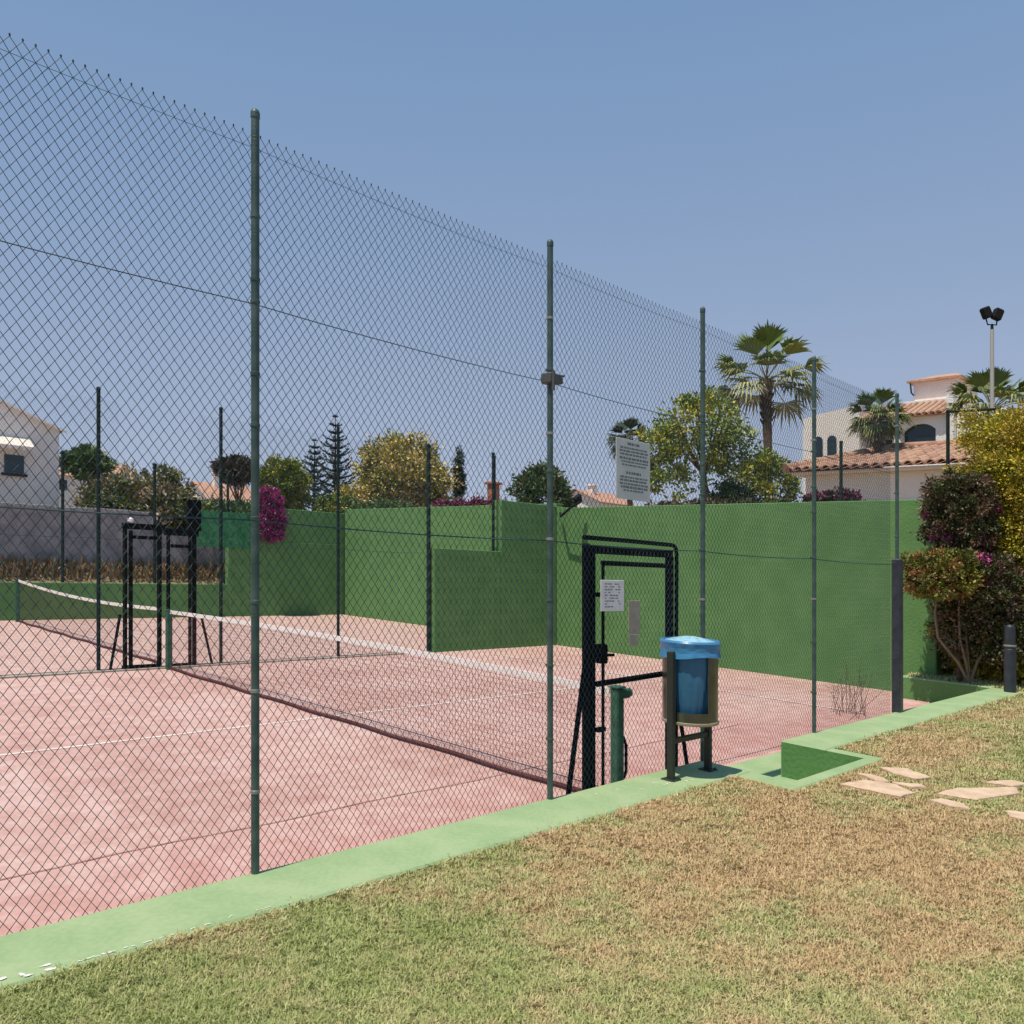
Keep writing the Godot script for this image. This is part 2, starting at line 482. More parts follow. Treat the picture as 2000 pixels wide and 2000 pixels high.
func grow_turf(un: FastNoiseLite) -> void:
	var b := MB.new()
	rng.seed = 77
	for k in 9:
		var a := rng.randf() * TAU
		var o := Vector3(rng.randf_range(-0.022, 0.022), -0.004, rng.randf_range(-0.022, 0.022))
		var lean := Vector3(cos(a), 0, sin(a)) * rng.randf_range(0.25, 1.1)
		var d := (Vector3.UP + lean).normalized()
		var side := Vector3(-sin(a), 0, cos(a))
		var l := rng.randf_range(0.014, 0.036)
		var w := rng.randf_range(0.0018, 0.0032)
		var n := side.cross(d).normalized()
		var m := o + d * l * 0.55
		var tip := o + d * l + lean * l * 0.35 - Vector3(0, l * 0.12, 0)
		var i := b.vert(o - side * w, n); b.vert(o + side * w, n); b.vert(m + side * w * 0.8, n); b.vert(m - side * w * 0.8, n); b.vert(tip, n)
		b.ix.append_array([i, i + 2, i + 1, i, i + 3, i + 2, i + 3, i + 4, i + 2])
	var spots := []
	var tone := noise(91, 1.3, 4)
	var fine := noise(92, 6.0, 3)
	rng.seed = 4242
	var slabs := []
	for q: Array in STONES:
		var pg := PackedVector2Array()
		for e: Array in q: pg.append(Vector2(e[0], e[1]))
		var mid := Vector2.ZERO
		for e in pg: mid += e / pg.size()
		for e in pg.size(): pg[e] = pg[e].lerp(mid, 0.13)
		slabs.append(pg)
	var tries := 0
	while tries < 900000:
		tries += 1
		var x := rng.randf_range(-1.0, 17.5)
		var n := rng.randf_range(-4.5, 3.62)
		if x > 14.9: n = rng.randf_range(-4.5, 5.5)
		var dz := x * SA + n * CA        # distance in front of the viewer
		var dx := x * CA - n * SA
		if dz < 2.4 or dx < -0.68 * dz - 1.0 or dx > 0.68 * dz + 1.2: continue
		if rng.randf() > clampf(9.0 / (dz * dz), 0.07, 1.0): continue
		if x > 6.14 and x < 7.95 and n > 3.08: continue
		if n > 3.602 + 0.03 * un.get_noise_1d(x * 11.0) and x < 14.6: continue
		if n > 3.09 and x > 6.1 and x < 7.97: continue
		var on := false
		if x > 6.5 and x < 8.1 and n > 1.4 and n < 3.1:
			for q: PackedVector2Array in slabs:
				if Geometry2D.is_point_in_polygon(Vector2(x, n), q): on = true
		if on: continue
		spots.append(Vector2(x, n))
		if spots.size() >= 230000: break
	var mm := MultiMesh.new()
	mm.transform_format = MultiMesh.TRANSFORM_3D
	mm.use_colors = true
	mm.mesh = b.mesh()
	mm.instance_count = spots.size()
	for k in spots.size():
		var s: Vector2 = spots[k]
		var y := -0.016 + 0.012 * un.get_noise_2d(s.x * 2.0, s.y * 2.0) + lift(s.x, -s.y)
		var dz := s.x * SA + s.y * CA
		var sc := rng.randf_range(0.7, 1.25) * clampf(0.75 + dz * 0.07, 1.0, 1.9) * (1.35 if s.y > 3.56 and rng.randf() < 0.5 else 1.0)
		var t := lawn_tone(s.x, s.y) + 0.8 * tone.get_noise_2d(s.x, s.y) + 0.5 * fine.get_noise_2d(s.x, s.y) + rng.randf_range(-0.26, 0.26)
		var dry := Color(0.76, 0.58, 0.33).lerp(Color(0.54, 0.37, 0.19), rng.randf())
		var mid := Color(0.72, 0.65, 0.36).lerp(Color(0.45, 0.42, 0.17), rng.randf())
		var grn := Color(0.28, 0.35, 0.09).lerp(Color(0.58, 0.60, 0.27), rng.randf())
		var c: Color
		if t < 0.5: c = dry.lerp(mid, clampf(t * 2.0, 0.0, 1.0))
		else: c = mid.lerp(grn, clampf(t * 2.0 - 1.0, 0.0, 1.0))
		mm.set_instance_transform(k, Transform3D(Basis(Vector3.UP, rng.randf() * TAU).scaled(Vector3(sc, sc * rng.randf_range(0.8, 1.1), sc)), Vector3(s.x, y, -s.y)))
		mm.set_instance_color(k, c)
	var o := MultiMeshInstance3D.new()
	o.multimesh = mm
	var gm := StandardMaterial3D.new()
	gm.vertex_color_use_as_albedo = true
	gm.roughness = 0.8
	gm.cull_mode = BaseMaterial3D.CULL_DISABLED
	gm.backlight_enabled = true
	gm.backlight = Color(0.25, 0.25, 0.12)
	o.material_override = gm
	o.name = "turf_grass"
	add_child(o)
	stuff(o)
	tag(o, "short half-dry lawn grass, straw brown with green patches", "grass")

# ---------------------------------------------------------------- kerb, entrance pit, walls
func along(b: MB, x0: float, x1: float, n0: float, n1: float, y0: float, y1: float, step := 1.0, bev := 0.012) -> void:
	# a wall or kerb of solid blocks joined end to end, following the slope
	var len_ := maxf(x1 - x0, n1 - n0)
	var k := maxi(1, int(round(len_ / step)))
	if k == 1 or true:
		b.box(P(x0, n0, y0), P(x1, n1, y1), bev)

func build_kerb() -> void:
	var t := thing("kerb", "pale green painted concrete kerb under the near fence, edging the lawn", "kerb", P(5.0, 3.84, 0))
	var b := MB.new()
	along(b, -5.0, 6.36, 3.6, 4.08, -0.6, 0.0)
	part("kerb_run", b, M.kerb, t)
	b = MB.new()
	along(b, 7.79, 14.72, 3.6, 4.075, -0.6, 0.0)
	part("kerb_run", b, M.kerb, t)
	# chipped paint
	b = MB.new()
	rng.seed = 9
	for q: Array in [[0.90, 3.64, 0.11, 0.030], [1.13, 3.618, 0.06, 0.008], [1.22, 3.617, 0.09, 0.010], [1.33, 3.615, 0.06, 0.008], [1.46, 3.614, 0.05, 0.006], [1.60, 3.616, 0.05, 0.009], [1.75, 3.63, 0.015, 0.010], [1.9, 3.616, 0.035, 0.007], [4.95, 3.90, 0.03, 0.018], [5.12, 3.80, 0.025, 0.014], [4.72, 3.93, 0.02, 0.013], [5.42, 3.78, 0.07, 0.02], [5.66, 3.72, 0.06, 0.018], [5.35, 3.85, 0.04, 0.015]]:
		for e in 6:
			var m := 9
			var cx: float = q[0] + rng.randf_range(-1.0, 1.0) * q[2]
			var cn: float = clampf(q[1] + 0.012 + rng.randf_range(-0.8, 0.8) * q[3], 3.628, 4.05)
			var w: float = q[2] * rng.randf_range(0.08, 0.24); var d: float = q[3] * rng.randf_range(0.25, 0.6)
			var pts := []
			for k in m:
				var a := TAU * k / m
				var f := rng.randf_range(0.6, 1.15)
				pts.append(P(cx + cos(a) * w * f, clampf(cn + sin(a) * d * f, 3.614, 4.06), 0.003 + 0.0004 * e))
			for k in m: b.tri(P(cx, cn, 0.003 + 0.0004 * e), pts[k], pts[(k + 1) % m])
	part("bare_patch", b, M.chip, t)

	# sunken entrance: low walls round a pit at court level
	var p := thing("entrance_pit", "low green painted walls round the sunken court entrance beside the stepping stones", "low wall", P(7.0, 3.5, 0))
	b = MB.new()
	along(b, 6.15, 6.365, 3.095, 3.598, -0.6, -0.004)
	part("side_wall", b, M.kerb, p)
	b = MB.new()
	along(b, 6.367, 7.77, 3.098, 3.235, -0.6, -0.008)
	part("front_wall", b, M.kerb, p)
	b = MB.new()
	b.box(P(7.79, 3.102, -0.6), P(7.93, 3.598, -0.005), 0.01)
	part("side_wall", b, M.kerb, p)
	b = MB.new()
	b.quad(P(7.786, 3.23, -0.4), P(7.786, 3.23, -0.012), P(7.786, 4.06, -0.012), P(7.786, 4.06, -0.4))
	part("painted_face", b, M.wall, p)
	b = MB.new()
	b.quad(P(6.3, 3.2, COURT + 0.015), P(7.788, 3.2, COURT + 0.015), P(7.788, 4.07, COURT + 0.015), P(6.3, 4.07, COURT + 0.015))
	b.quad(P(6.3, 4.07, COURT + 0.015), P(9.6, 4.07, COURT + 0.015), P(9.6, 4.64, COURT + 0.015), P(6.3, 4.64, COURT + 0.015))
	part("floor", b, M.kerb, p)

	# pale flagstones set in the lawn
	var stones := STONES
	var names := ["widest pale flagstone in the lawn, directly in front of the entrance pit wall", "narrow pale flagstone nearest the corner of the entrance pit wall", "pale flagstone farthest back in the group beside the entrance pit", "smallest flagstone sliver tucked behind the wide one by the pit", "long tapering pale flagstone at the right of the lawn", "thin pale flagstone just in front of the long tapering one", "pale flagstone cut by the right edge of the photo", "short pale flagstone behind the far tip of the long tapering one"]
	for k in stones.size():
		var q := []
		rng.seed = 300 + k
		for i in stones[k].size():
			var a: Array = stones[k][i]; var d: Array = stones[k][(i + 1) % stones[k].size()]
			for e in 3:
				q.append([lerpf(a[0], d[0], e / 3.0) + rng.randf_range(-0.012, 0.012), lerpf(a[1], d[1], e / 3.0) + rng.randf_range(-0.012, 0.012)])
		var c := Vector2.ZERO
		for s: Array in q: c += Vector2(s[0], s[1]) / q.size()
		var st := MB.new()
		var m := q.size()
		for i in m:
			var a: Array = q[i]; var d: Array = q[(i + 1) % m]
			var A := Vector2(a[0], a[1]); var D := Vector2(d[0], d[1])
			var Ai := A.lerp(c, 0.07); var Di := D.lerp(c, 0.07)
			st.quad(P(D.x, D.y, -0.08), P(A.x, A.y, -0.08), P(A.x, A.y, 0.006), P(D.x, D.y, 0.006))
			st.quad(P(D.x, D.y, 0.006), P(A.x, A.y, 0.006), P(Ai.x, Ai.y, 0.014), P(Di.x, Di.y, 0.014))
			st.tri(P(c.x, c.y, 0.015), P(Di.x, Di.y, 0.014), P(Ai.x, Ai.y, 0.014))
		var th := thing("flagstone", names[k], "flagstone", P(c.x, c.y, 0), "flagstones leading to the pit")
		part("slab", st, M.stone, th)

func build_walls() -> void:
	var b := MB.new()
	# tall end wall of the near court
	var t := thing("court_wall", "tall green rendered wall closing the right end of the near court", "wall", P(WALL_X, 9.7, COURT))
	b.box(P(WALL_X, 5.15, -0.7), P(WALL_X + 0.24, 14.17, 3.10), 0.015)
	part("wall_face", b, M.wall, t)
	# wall between the courts, stepped
	t = thing("dividing_wall", "stepped dark green wall standing between the two courts", "wall", P(13.4, 14.3, COURT))
	b = MB.new()
	b.box(P(11.49, 14.18, -0.7), P(13.53, 14.42, 1.92), 0.012)
	part("low_section", b, M.wall, t)
	b = MB.new()
	b.box(P(13.532, 14.178, -0.7), P(WALL_X + 0.26, 14.422, 3.14), 0.012)
	part("high_section", b, M.wall, t)
	# end wall of the far court
	t = thing("court_wall", "sunlit light green end wall of the far court, behind the dividing wall", "wall", P(15.75, 19.5, COURT))
	b = MB.new()
	b.box(P(15.75, 14.43, -0.7), P(15.99, 24.28, 3.24), 0.012)
	part("wall_face", b, M.wall, t)
	# far side wall: low run, then tall run with tarpaulin
	t = thing("far_wall", "low dark green wall along the far side of the far court", "wall", P(5.0, FAR_Z * -1.0, COURT))
	b = MB.new()
	b.box(P(-14.0, 24.4, -0.7), P(11.62, 24.62, 0.62), 0.012)
	part("wall_face", b, M.wall, t)
	t = thing("far_wall", "tall shaded dark green corner wall behind the hanging magenta flowers", "wall", P(13.7, 24.4, COURT))
	b = MB.new()
	b.box(P(11.622, 24.395, -0.7), P(15.99, 24.63, 2.02), 0.012)
	part("wall_face", b, M.wall, t)
	b = MB.new()
	b.box(P(12.62, 24.402, 2.022), P(15.985, 24.622, 3.10), 0.012)
	part("upper_wall", b, M.wall, t)
	# green shade cloth on the fence left of it
	t = thing("shade_cloth", "bright green shade cloth stretched above the wall left of the magenta flowers", "cloth", P(11.5, 24.45, 2.0))
	b = MB.new()
	for i in 14:
		var xa := 10.55 + i * 0.147; var xb := xa + 0.147
		for j in 5:
			var ya := 1.75 + j * 0.22; var yb := ya + 0.22
			if xa < 11.6: ya = maxf(ya, 1.55)
			b.quad(P(xa, 24.36 + 0.03 * sin(i * 1.7 + j), ya), P(xb, 24.36 + 0.03 * sin((i + 1) * 1.7 + j), ya), P(xb, 24.36 + 0.03 * sin((i + 1) * 1.7 + j + 1), yb), P(xa, 24.36 + 0.03 * sin(i * 1.7 + j + 1), yb))
	part("cloth", b, M.tarp, t)
	# grey boundary wall of the house, with coping blocks
	t = thing("boundary_wall", "rough grey garden wall below the shaded house at far left", "wall", P(5.5, 25.7, 0))
	b = MB.new()
	b.box(P(-10.0, 25.6, -0.7), P(9.9, 25.85, 2.62), 0.01)
	b.box(P(9.902, 25.62, -0.7), P(12.6, 25.87, 2.1), 0.01)
	part("wall_face", b, M.grey_wall, t)
	rng.seed = 21
	for i in 34:
		b = MB.new()
		var xa := -8.0 + i * 0.52
		b.box(P(xa, 25.55, 2.622), P(xa + 0.5, 25.9, 2.70 + rng.randf() * 0.05), 0.012)
		part("coping_block", b, M.grey_wall, t)
	# planted bank between low wall and boundary wall
	b = MB.new()
	for i in 30:
		var xa := -13.9 + i * 0.85
		b.quad(P(xa, 24.625, 0.58), P(xa + 0.85, 24.625, 0.58), P(xa + 0.85, 25.6, 1.1), P(xa, 25.6, 1.1))
	structure("planting_bed", b, M.soil)
	# raised bed behind the right-hand kerb
	t = thing("bed_wall", "low green retaining wall of the flower bed beside the thick black post", "low wall", P(14.8, 4.8, 0))
	b = MB.new()
	b.box(P(14.74, 4.078, -0.7), P(14.90, 5.52, 0.0), 0.012)
	part("top", b, M.kerb, t)
	b = MB.new()
	b.quad(P(14.737, 4.08, -0.4), P(14.737, 4.08, -0.02), P(14.737, 5.52, -0.02), P(14.737, 5.52, -0.4))
	part("painted_face", b, M.wall, t)
	b = MB.new()
	b.box(P(14.902, 5.40, -0.7), P(15.448, 5.522, -0.006), 0.012)
	part("return_wall", b, M.kerb, t)
	b = MB.new()
	b.quad(P(14.9, 3.6, -0.03), P(15.449, 3.6, -0.03), P(15.449, 5.4, -0.03), P(14.9, 5.4, -0.03))
	structure("flower_bed", b, M.soil)

# ---------------------------------------------------------------- chain link
func zigzag(height: float, mirror: bool, sx: float, py: float, r: float) -> ArrayMesh:
	# one woven wire: zigzags between x = 0 and x = sx, three-sided, with a twisted tip
	var b := MB.new()
	var k := int(height / (py / 2.0))
	if k % 2 == 0: k += 1
	var pts := []
	for i in k + 1:
		var right := (i % 2 == 1) != mirror
		pts.append(Vector3(sx if right else 0.0, i * py / 2.0, 0.0022 * (1.0 if (i % 2 == 0) else -1.0)))
	for i in k:
		b.tube([pts[i], pts[i + 1]], [r, r], 3, false)
	var top: Vector3 = pts[k]
	b.tube([top, top + Vector3(-0.003 if not mirror else 0.003, 0.006, 0.0), top + Vector3(0.0, 0.012, 0.002)], [r, r * 1.3, r * 1.5], 4, true)
	return b.mesh()

func chain_mesh(parent: Node3D, x0: float, x1: float, n: float, y0: float, height: float, sx: float, py: float, r: float) -> void:
	for mirror in [false, true]:
		var mm := MultiMesh.new()
		mm.transform_format = MultiMesh.TRANSFORM_3D
		mm.mesh = zigzag(height, mirror, sx, py, r)
		var count := int((x1 - x0) / (2.0 * sx))
		mm.instance_count = count
		var wob := noise(333, 0.9, 2)
		for k in count:
			var x := x0 + (2 * k + (1 if mirror else 0)) * sx
			var p := P(x, n + 0.012 * wob.get_noise_1d(x), y0 + 0.006 * wob.get_noise_1d(x * 1.7 + 90.0))
			p.y += lift(p.x, p.z)
			mm.set_instance_transform(k, Transform3D(Basis.IDENTITY, p - parent.position))
		var o := MultiMeshInstance3D.new()
		o.multimesh = mm
		o.material_override = M.wire
		o.name = "woven_wire"
		parent.add_child(o, true)
		stuff(o)

func sag_wire(parent: Node3D, xs: Array, n: float, y: float, r: float) -> void:
	var b := MB.new()
	var pts := []; var rad := []
	for k in xs.size() - 1:
		for i in 6:
			var t := i / 6.0
			pts.append(P(lerpf(xs[k], xs[k + 1], t), n, y - 0.05 * 4.0 * t * (1.0 - t) * 0.35)); rad.append(r)
	pts.append(P(xs[-1], n, y)); rad.append(r)
	b.tube(pts, rad, 5)
	part("tension_wire", b, M.wire, parent)

func fence_post(parent: Node3D, x: float, n: float, y0: float, y1: float, r: float, bands: Array, mat: Material = null) -> MeshInstance3D:
	if mat == null: mat = M.post
	var b := MB.new()
	b.tube([P(x, n, y0), P(x, n, y1 - 0.03)], [r, r], 16)
	var o := part("post", b, mat, parent)
	b = MB.new()
	b.lathe(P(x, n, y1 - 0.045), [[r, 0.0], [r * 1.14, 0.004], [r * 1.14, 0.03], [r * 0.9, 0.044], [r * 0.4, 0.052], [0.001, 0.054]], 16)
	part("cap", b, mat, o)
	for y: float in bands:
		b = MB.new()
		b.lathe(P(x, n, y), [[r, 0.0], [r * 1.16, 0.002], [r * 1.16, 0.018], [r, 0.02]], 16)
		b.box(P(x - 0.009, n + r * 0.9, y + 0.002), P(x + 0.009, n + r * 1.7, y + 0.018))
		part("tie_band", b, M.galv if rng.randf() < 0.2 and mat == M.post else mat, o)
	return o

func build_near_fence() -> void:
	rng.seed = 5
	var t := thing("chain_link_fence", "tall green chain-link fence on the pale kerb, filling the left of the photo", "fence", P(4.36, 4.06, 0))
	var posts := [-0.12, 2.082, 4.36, 6.345, 8.50]
	for x: float in posts:
		fence_post(t, x, 4.06, -0.02, 4.02, 0.0215, [0.42, 0.95, 1.42, 1.86, 2.35, 2.62, 3.0, 3.02 + rng.randf() * 0.1, 3.45])
	# thin end post rising out of a thick dark square post
	fence_post(t, 10.783, 4.06, 1.88, 4.02, 0.0215, [2.2, 2.75, 3.1, 3.6])
	var b := MB.new()
	b.box(P(10.728, 4.0, -0.02), P(10.838, 4.11, 1.93), 0.012)
	var tp := part("thick_post", b, M.bollard, t)
	tp.set_meta("label", "thick dark square end post")
	b = MB.new()
	b.tube([P(10.86, 4.09, 1.9), P(10.88, 4.11, 1.0), P(11.05, 4.16, 0.55)], [0.014, 0.012, 0.010], 6)
	part("dangling_cable", b, M.black, tp)
	# lamp clamp on the second post
	b = MB.new()
	b.box(P(4.31, 4.01, 2.985), P(4.41, 4.11, 3.06), 0.008)
	b.box(P(4.41, 4.03, 3.0), P(4.47, 4.09, 3.05), 0.006)
	b.tube([P(4.33, 4.0, 2.93), P(4.33, 4.0, 3.07)], [0.012, 0.012], 8)
	b.tube([P(4.41, 4.02, 3.05), P(4.475, 4.03, 3.06)], [0.008, 0.008], 8)
	part("clamp", b, M.clamp, t)
	chain_mesh(t, -3.2, 10.72, 4.097, -0.10, 3.98, 0.0255, 0.0708, 0.0018)
	var xs := [-3.2, -0.12, 2.082, 4.36, 6.345, 8.50, 10.783]
	sag_wire(t, xs, 4.101, 3.01, 0.0028)
	sag_wire(t, xs, 4.101, 1.86, 0.0042)
	sag_wire(t, xs, 4.101, 3.84, 0.0014)
	sag_wire(t, xs, 4.10, -0.05, 0.0025)

func frame_tube(b: MB, pts: Array, h: float, d: float) -> void:
	# square tube runs joined end to end
	for k in pts.size() - 1:
		var a: Vector3 = pts[k]; var e: Vector3 = pts[k + 1]
		var dir := (e - a).normalized()
		var up := Vector3(0, 0, 1)
		var s := dir.cross(up).normalized()
		b.obox((a + e) / 2.0, dir * ((e - a).length() / 2.0), s * h, up * d, 0.006)

func build_near_gate() -> void:
	var n := 4.15
	var t := thing("court_gate", "black steel gate frame with a notice, standing in the near fence beside the bin", "gate", P(5.418, n, COURT))
	var b := MB.new()
	b.box(P(4.84, n - 0.03, COURT), P(4.89, n + 0.03, 1.86), 0.008)
	part("gate_post", b, M.black, t)
	b = MB.new()
	b.box(P(4.902, n - 0.025, COURT), P(4.952, n + 0.025, 1.85), 0.006)
	part("gate_post", b, M.black, t)
	b = MB.new()
	b.box(P(5.935, n - 0.03, COURT), P(5.995, n + 0.03, 1.80), 0.008)
	part("gate_post", b, M.black, t)
	# bundled head rails: a bent pipe above, a box rail and a thin door rail below
	b = MB.new()
	b.tube([P(4.80, n - 0.03, 1.905), P(5.315, n - 0.03, 1.903), P(5.96, n - 0.03, 1.895), P(6.005, n - 0.03, 1.885), P(6.026, n - 0.03, 1.855), P(6.03, n - 0.03, 1.78), P(6.026, n - 0.03, 1.2), P(6.020, n - 0.03, COURT)], [0.018, 0.018, 0.018, 0.018, 0.018, 0.018, 0.018, 0.018], 10)
	part("bent_pipe", b, M.black, t)
	b = MB.new()
	b.box(P(4.892, n - 0.033, 1.785), P(5.985, n + 0.033, 1.852), 0.01)
	part("head_rail", b, M.black, t)
	# door leaf
	b = MB.new()
	b.tube([P(5.030, n - 0.03, COURT + 0.03), P(5.030, n - 0.03, 1.715)], [0.013, 0.013], 8)
	var leaf := part("door_frame", b, M.black, t)
	b = MB.new()
	b.tube([P(5.019, n - 0.03, 1.715), P(5.935, n - 0.03, 1.715)], [0.020, 0.020], 8)
	part("door_rail", b, M.black, leaf)
	b = MB.new()
	b.tube([P(4.955, n - 0.03, 0.774), P(5.935, n - 0.03, 0.80)], [0.024, 0.024], 8)
	part("door_rail", b, M.black, leaf)
	for y: float in [1.45, 0.40]:
		b = MB.new()
		b.box(P(4.950, n - 0.05, y), P(5.045, n - 0.01, y + 0.035), 0.004)
		part("hinge", b, M.black, t)
	b = MB.new()
	b.box(P(4.988, n - 0.06, 0.93), P(5.060, n + 0.02, 1.08), 0.008)
	b.tube([P(5.009, n - 0.07, 1.0), P(5.091, n - 0.09, 1.0)], [0.012, 0.012], 8)
	part("lock", b, M.black, t)
	# raking stays along the fence
	b = MB.new()
	b.tube([P(4.86, n - 0.02, 1.10), P(4.565, n - 0.02, COURT)], [0.020, 0.020], 8)
	part("stay", b, M.black, t)
	b = MB.new()
	b.tube([P(6.02, n + 0.03, 1.0), P(6.36, n + 0.03, COURT)], [0.018, 0.018], 8)
	part("stay", b, M.black, t)

	# notices on the gate and fence
	var s := thing("notice_sheet", "white paper notice tied to the mesh of the black gate", "notice", P(5.04, 4.03, 1.47))
	b = MB.new()
	b.box(P(4.90, 4.034, 1.345), P(5.185, 4.04, 1.585), 0.002)
	part("sheet", b, M.paper, s)
	b = MB.new()
	rng.seed = 66
	for r in 9:
		var y := 1.555 - r * 0.022
		var x := 4.945
		while x < 5.13:
			var w := rng.randf_range(0.012, 0.035)
			if rng.randf() < 0.72: b.quad(P(x, 4.032, y - 0.004), P(minf(x + w, 5.14), 4.032, y - 0.004), P(minf(x + w, 5.14), 4.032, y + 0.004), P(x, 4.032, y + 0.004))
			x += w + 0.008
	part("print", b, M.ink, s)
	s = thing("notice_sheet", "faded brown-grey strip hanging beside the white paper on the gate", "notice", P(5.32, 4.03, 1.25))
	b = MB.new()
	b.box(P(5.245, 4.034, 1.16), P(5.395, 4.039, 1.425), 0.002)
	b.box(P(5.25, 4.033, 1.07), P(5.37, 4.038, 1.155), 0.002)
	part("sheet", b, M.faded, s)
	s = thing("rules_board", "grey rules board with rows of print hung high on the fence", "sign", P(5.29, 4.02, 2.47))
	b = MB.new()
	b.box(P(5.075, 4.024, 2.225), P(5.515, 4.03, 2.70), 0.002)
	part("panel", b, M.board, s)
	b = MB.new()
	rng.seed = 67
	var rows := [[2.665, 0.16, 0.010], [2.63, 0.34, 0.007], [2.605, 0.36, 0.007], [2.58, 0.35, 0.007], [2.548, 0.36, 0.009], [2.522, 0.32, 0.006], [2.497, 0.30, 0.006], [2.435, 0.19, 0.010], [2.40, 0.34, 0.007], [2.375, 0.35, 0.008], [2.348, 0.36, 0.007], [2.322, 0.33, 0.009], [2.296, 0.26, 0.006]]
	for r: Array in rows:
		var x: float = 5.295 - r[1] / 2.0
		while x < 5.295 + r[1] / 2.0:
			var w := rng.randf_range(0.012, 0.05)
			b.quad(P(x, 4.022, r[0] - r[2]), P(x + w, 4.022, r[0] - r[2]), P(x + w, 4.022, r[0] + r[2]), P(x, 4.022, r[0] + r[2]))
			x += w + rng.randf_range(0.006, 0.012)
	part("print", b, M.sign_ink, s)

func build_mid_fence() -> void:
	rng.seed = 8
	var t := thing("chain_link_fence", "dark chain-link fence dividing the two courts, seen through the near fence", "fence", P(6.7, 14.3, COURT))
	for x: float in [0.4, 2.5, 4.6, 6.67, 9.12]:
		fence_post(t, x, 14.3, COURT, 4.25, 0.03, [0.9, 1.9, 2.9], M.dark_post)
	fence_post(t, 11.43, 14.3, COURT, 4.2, 0.045, [0.9, 1.9], M.dark_post)
	fence_post(t, 13.38, 14.3, 1.92, 4.25, 0.035, [2.4], M.dark_post)
	chain_mesh(t, -3.0, 4.95, 14.33, COURT + 0.05, 4.4, 0.03, 0.085, 0.0010)
	chain_mesh(t, 6.25, 11.43, 14.33, COURT + 0.05, 4.4, 0.03, 0.085, 0.0010)
	sag_wire(t, [0.4, 2.5, 4.6, 4.98], 14.33, 1.8, 0.004)
	sag_wire(t, [6.2, 6.67, 9.12, 11.43], 14.33, 1.8, 0.004)

	t = thing("court_gate", "pair of black gate frames in the far dividing fence beside the net post", "gate", P(5.6, 14.3, COURT))
	var b: MB
	for q: Array in [[4.99, 5.035, 1.98], [5.085, 5.125, 1.95], [5.55, 5.60, 2.0], [5.71, 5.745, 1.95], [6.09, 6.12, 1.9], [6.16, 6.205, 2.1]]:
		b = MB.new()
		b.box(P(q[0], 14.25, COURT), P(q[1], 14.35, q[2]), 0.008)
		part("gate_post", b, M.black, t)
	for q: Array in [[4.97, 5.66, 2.02, 0.05], [5.14, 5.53, 1.84, 0.03], [5.66, 6.25, 1.96, 0.06], [5.78, 6.08, 1.72, 0.03], [4.97, 5.6, -0.33, 0.03], [5.7, 6.2, -0.34, 0.025]]:
		b = MB.new()
		b.box(P(q[0], 14.26, q[2] - q[3]), P(q[1], 14.34, q[2] + q[3]), 0.006)
		part("gate_rail", b, M.black, t)
	b = MB.new()
	b.box(P(6.05, 14.27, 2.0), P(6.30, 14.33, 2.55), 0.01)
	part("bracket", b, M.black, t)
	b = MB.new()
	b.lathe(P(5.10, 14.3, 2.07), [[0.02, 0.0], [0.05, 0.03], [0.05, 0.07], [0.001, 0.10]], 10)
	part("finial", b, M.paper, t)
	for q: Array in [[4.93, 0.55, 4.77], [6.29, 0.55, 6.50]]:
		b = MB.new()
		b.tube([P(q[0], 14.28, q[1]), P(q[2], 14.28, COURT)], [0.024, 0.024], 8)
		part("stay", b, M.black, t)

func build_far_posts() -> void:
	for q: Array in [[5.0, 24.5, 0.60, 4.1, "far fence post on the low wall at the left edge, before the grey house"], [6.97, 24.5, 0.62, 4.18, "far fence post on the low wall, next to the oleander's left side"], [9.42, 24.5, 0.62, 4.11, "far fence post on the low wall behind the court gate frames"], [11.65, 24.5, 2.0, 4.15, "far fence post beside the bright green shade cloth"]]:
		var t := thing("steel_post", q[4], "post", P(q[0], q[1], q[2]), "posts on the court walls")
		fence_post(t, q[0], q[1], q[2], q[3], 0.04, [], M.dark_post)
	for q: Array in [[6.9, 3.10, 4.26, "thin dark post on the tall green wall, before the tile-roofed building"], [5.0, 3.10, 4.66, "dark post with a short top arm beside the yellow hedge"], [16.9, 3.2, 4.62, "short dark post on the light green wall by the brick chimney"]]:
		var x := WALL_X + 0.12 if q[0] < 14.0 else 15.87
		var t := thing("steel_post", q[3], "post", P(x, q[0], q[1]), "posts on the court walls")
		fence_post(t, x, q[0], q[1], q[2], 0.03, [], M.dark_post)
		if q[2] == 4.66:
			var b := MB.new()
			b.tube([P(x, q[0] + 0.02, 4.63), P(x, q[0] - 0.75, 4.60)], [0.022, 0.022], 8)
			part("arm", b, M.dark_post, t)

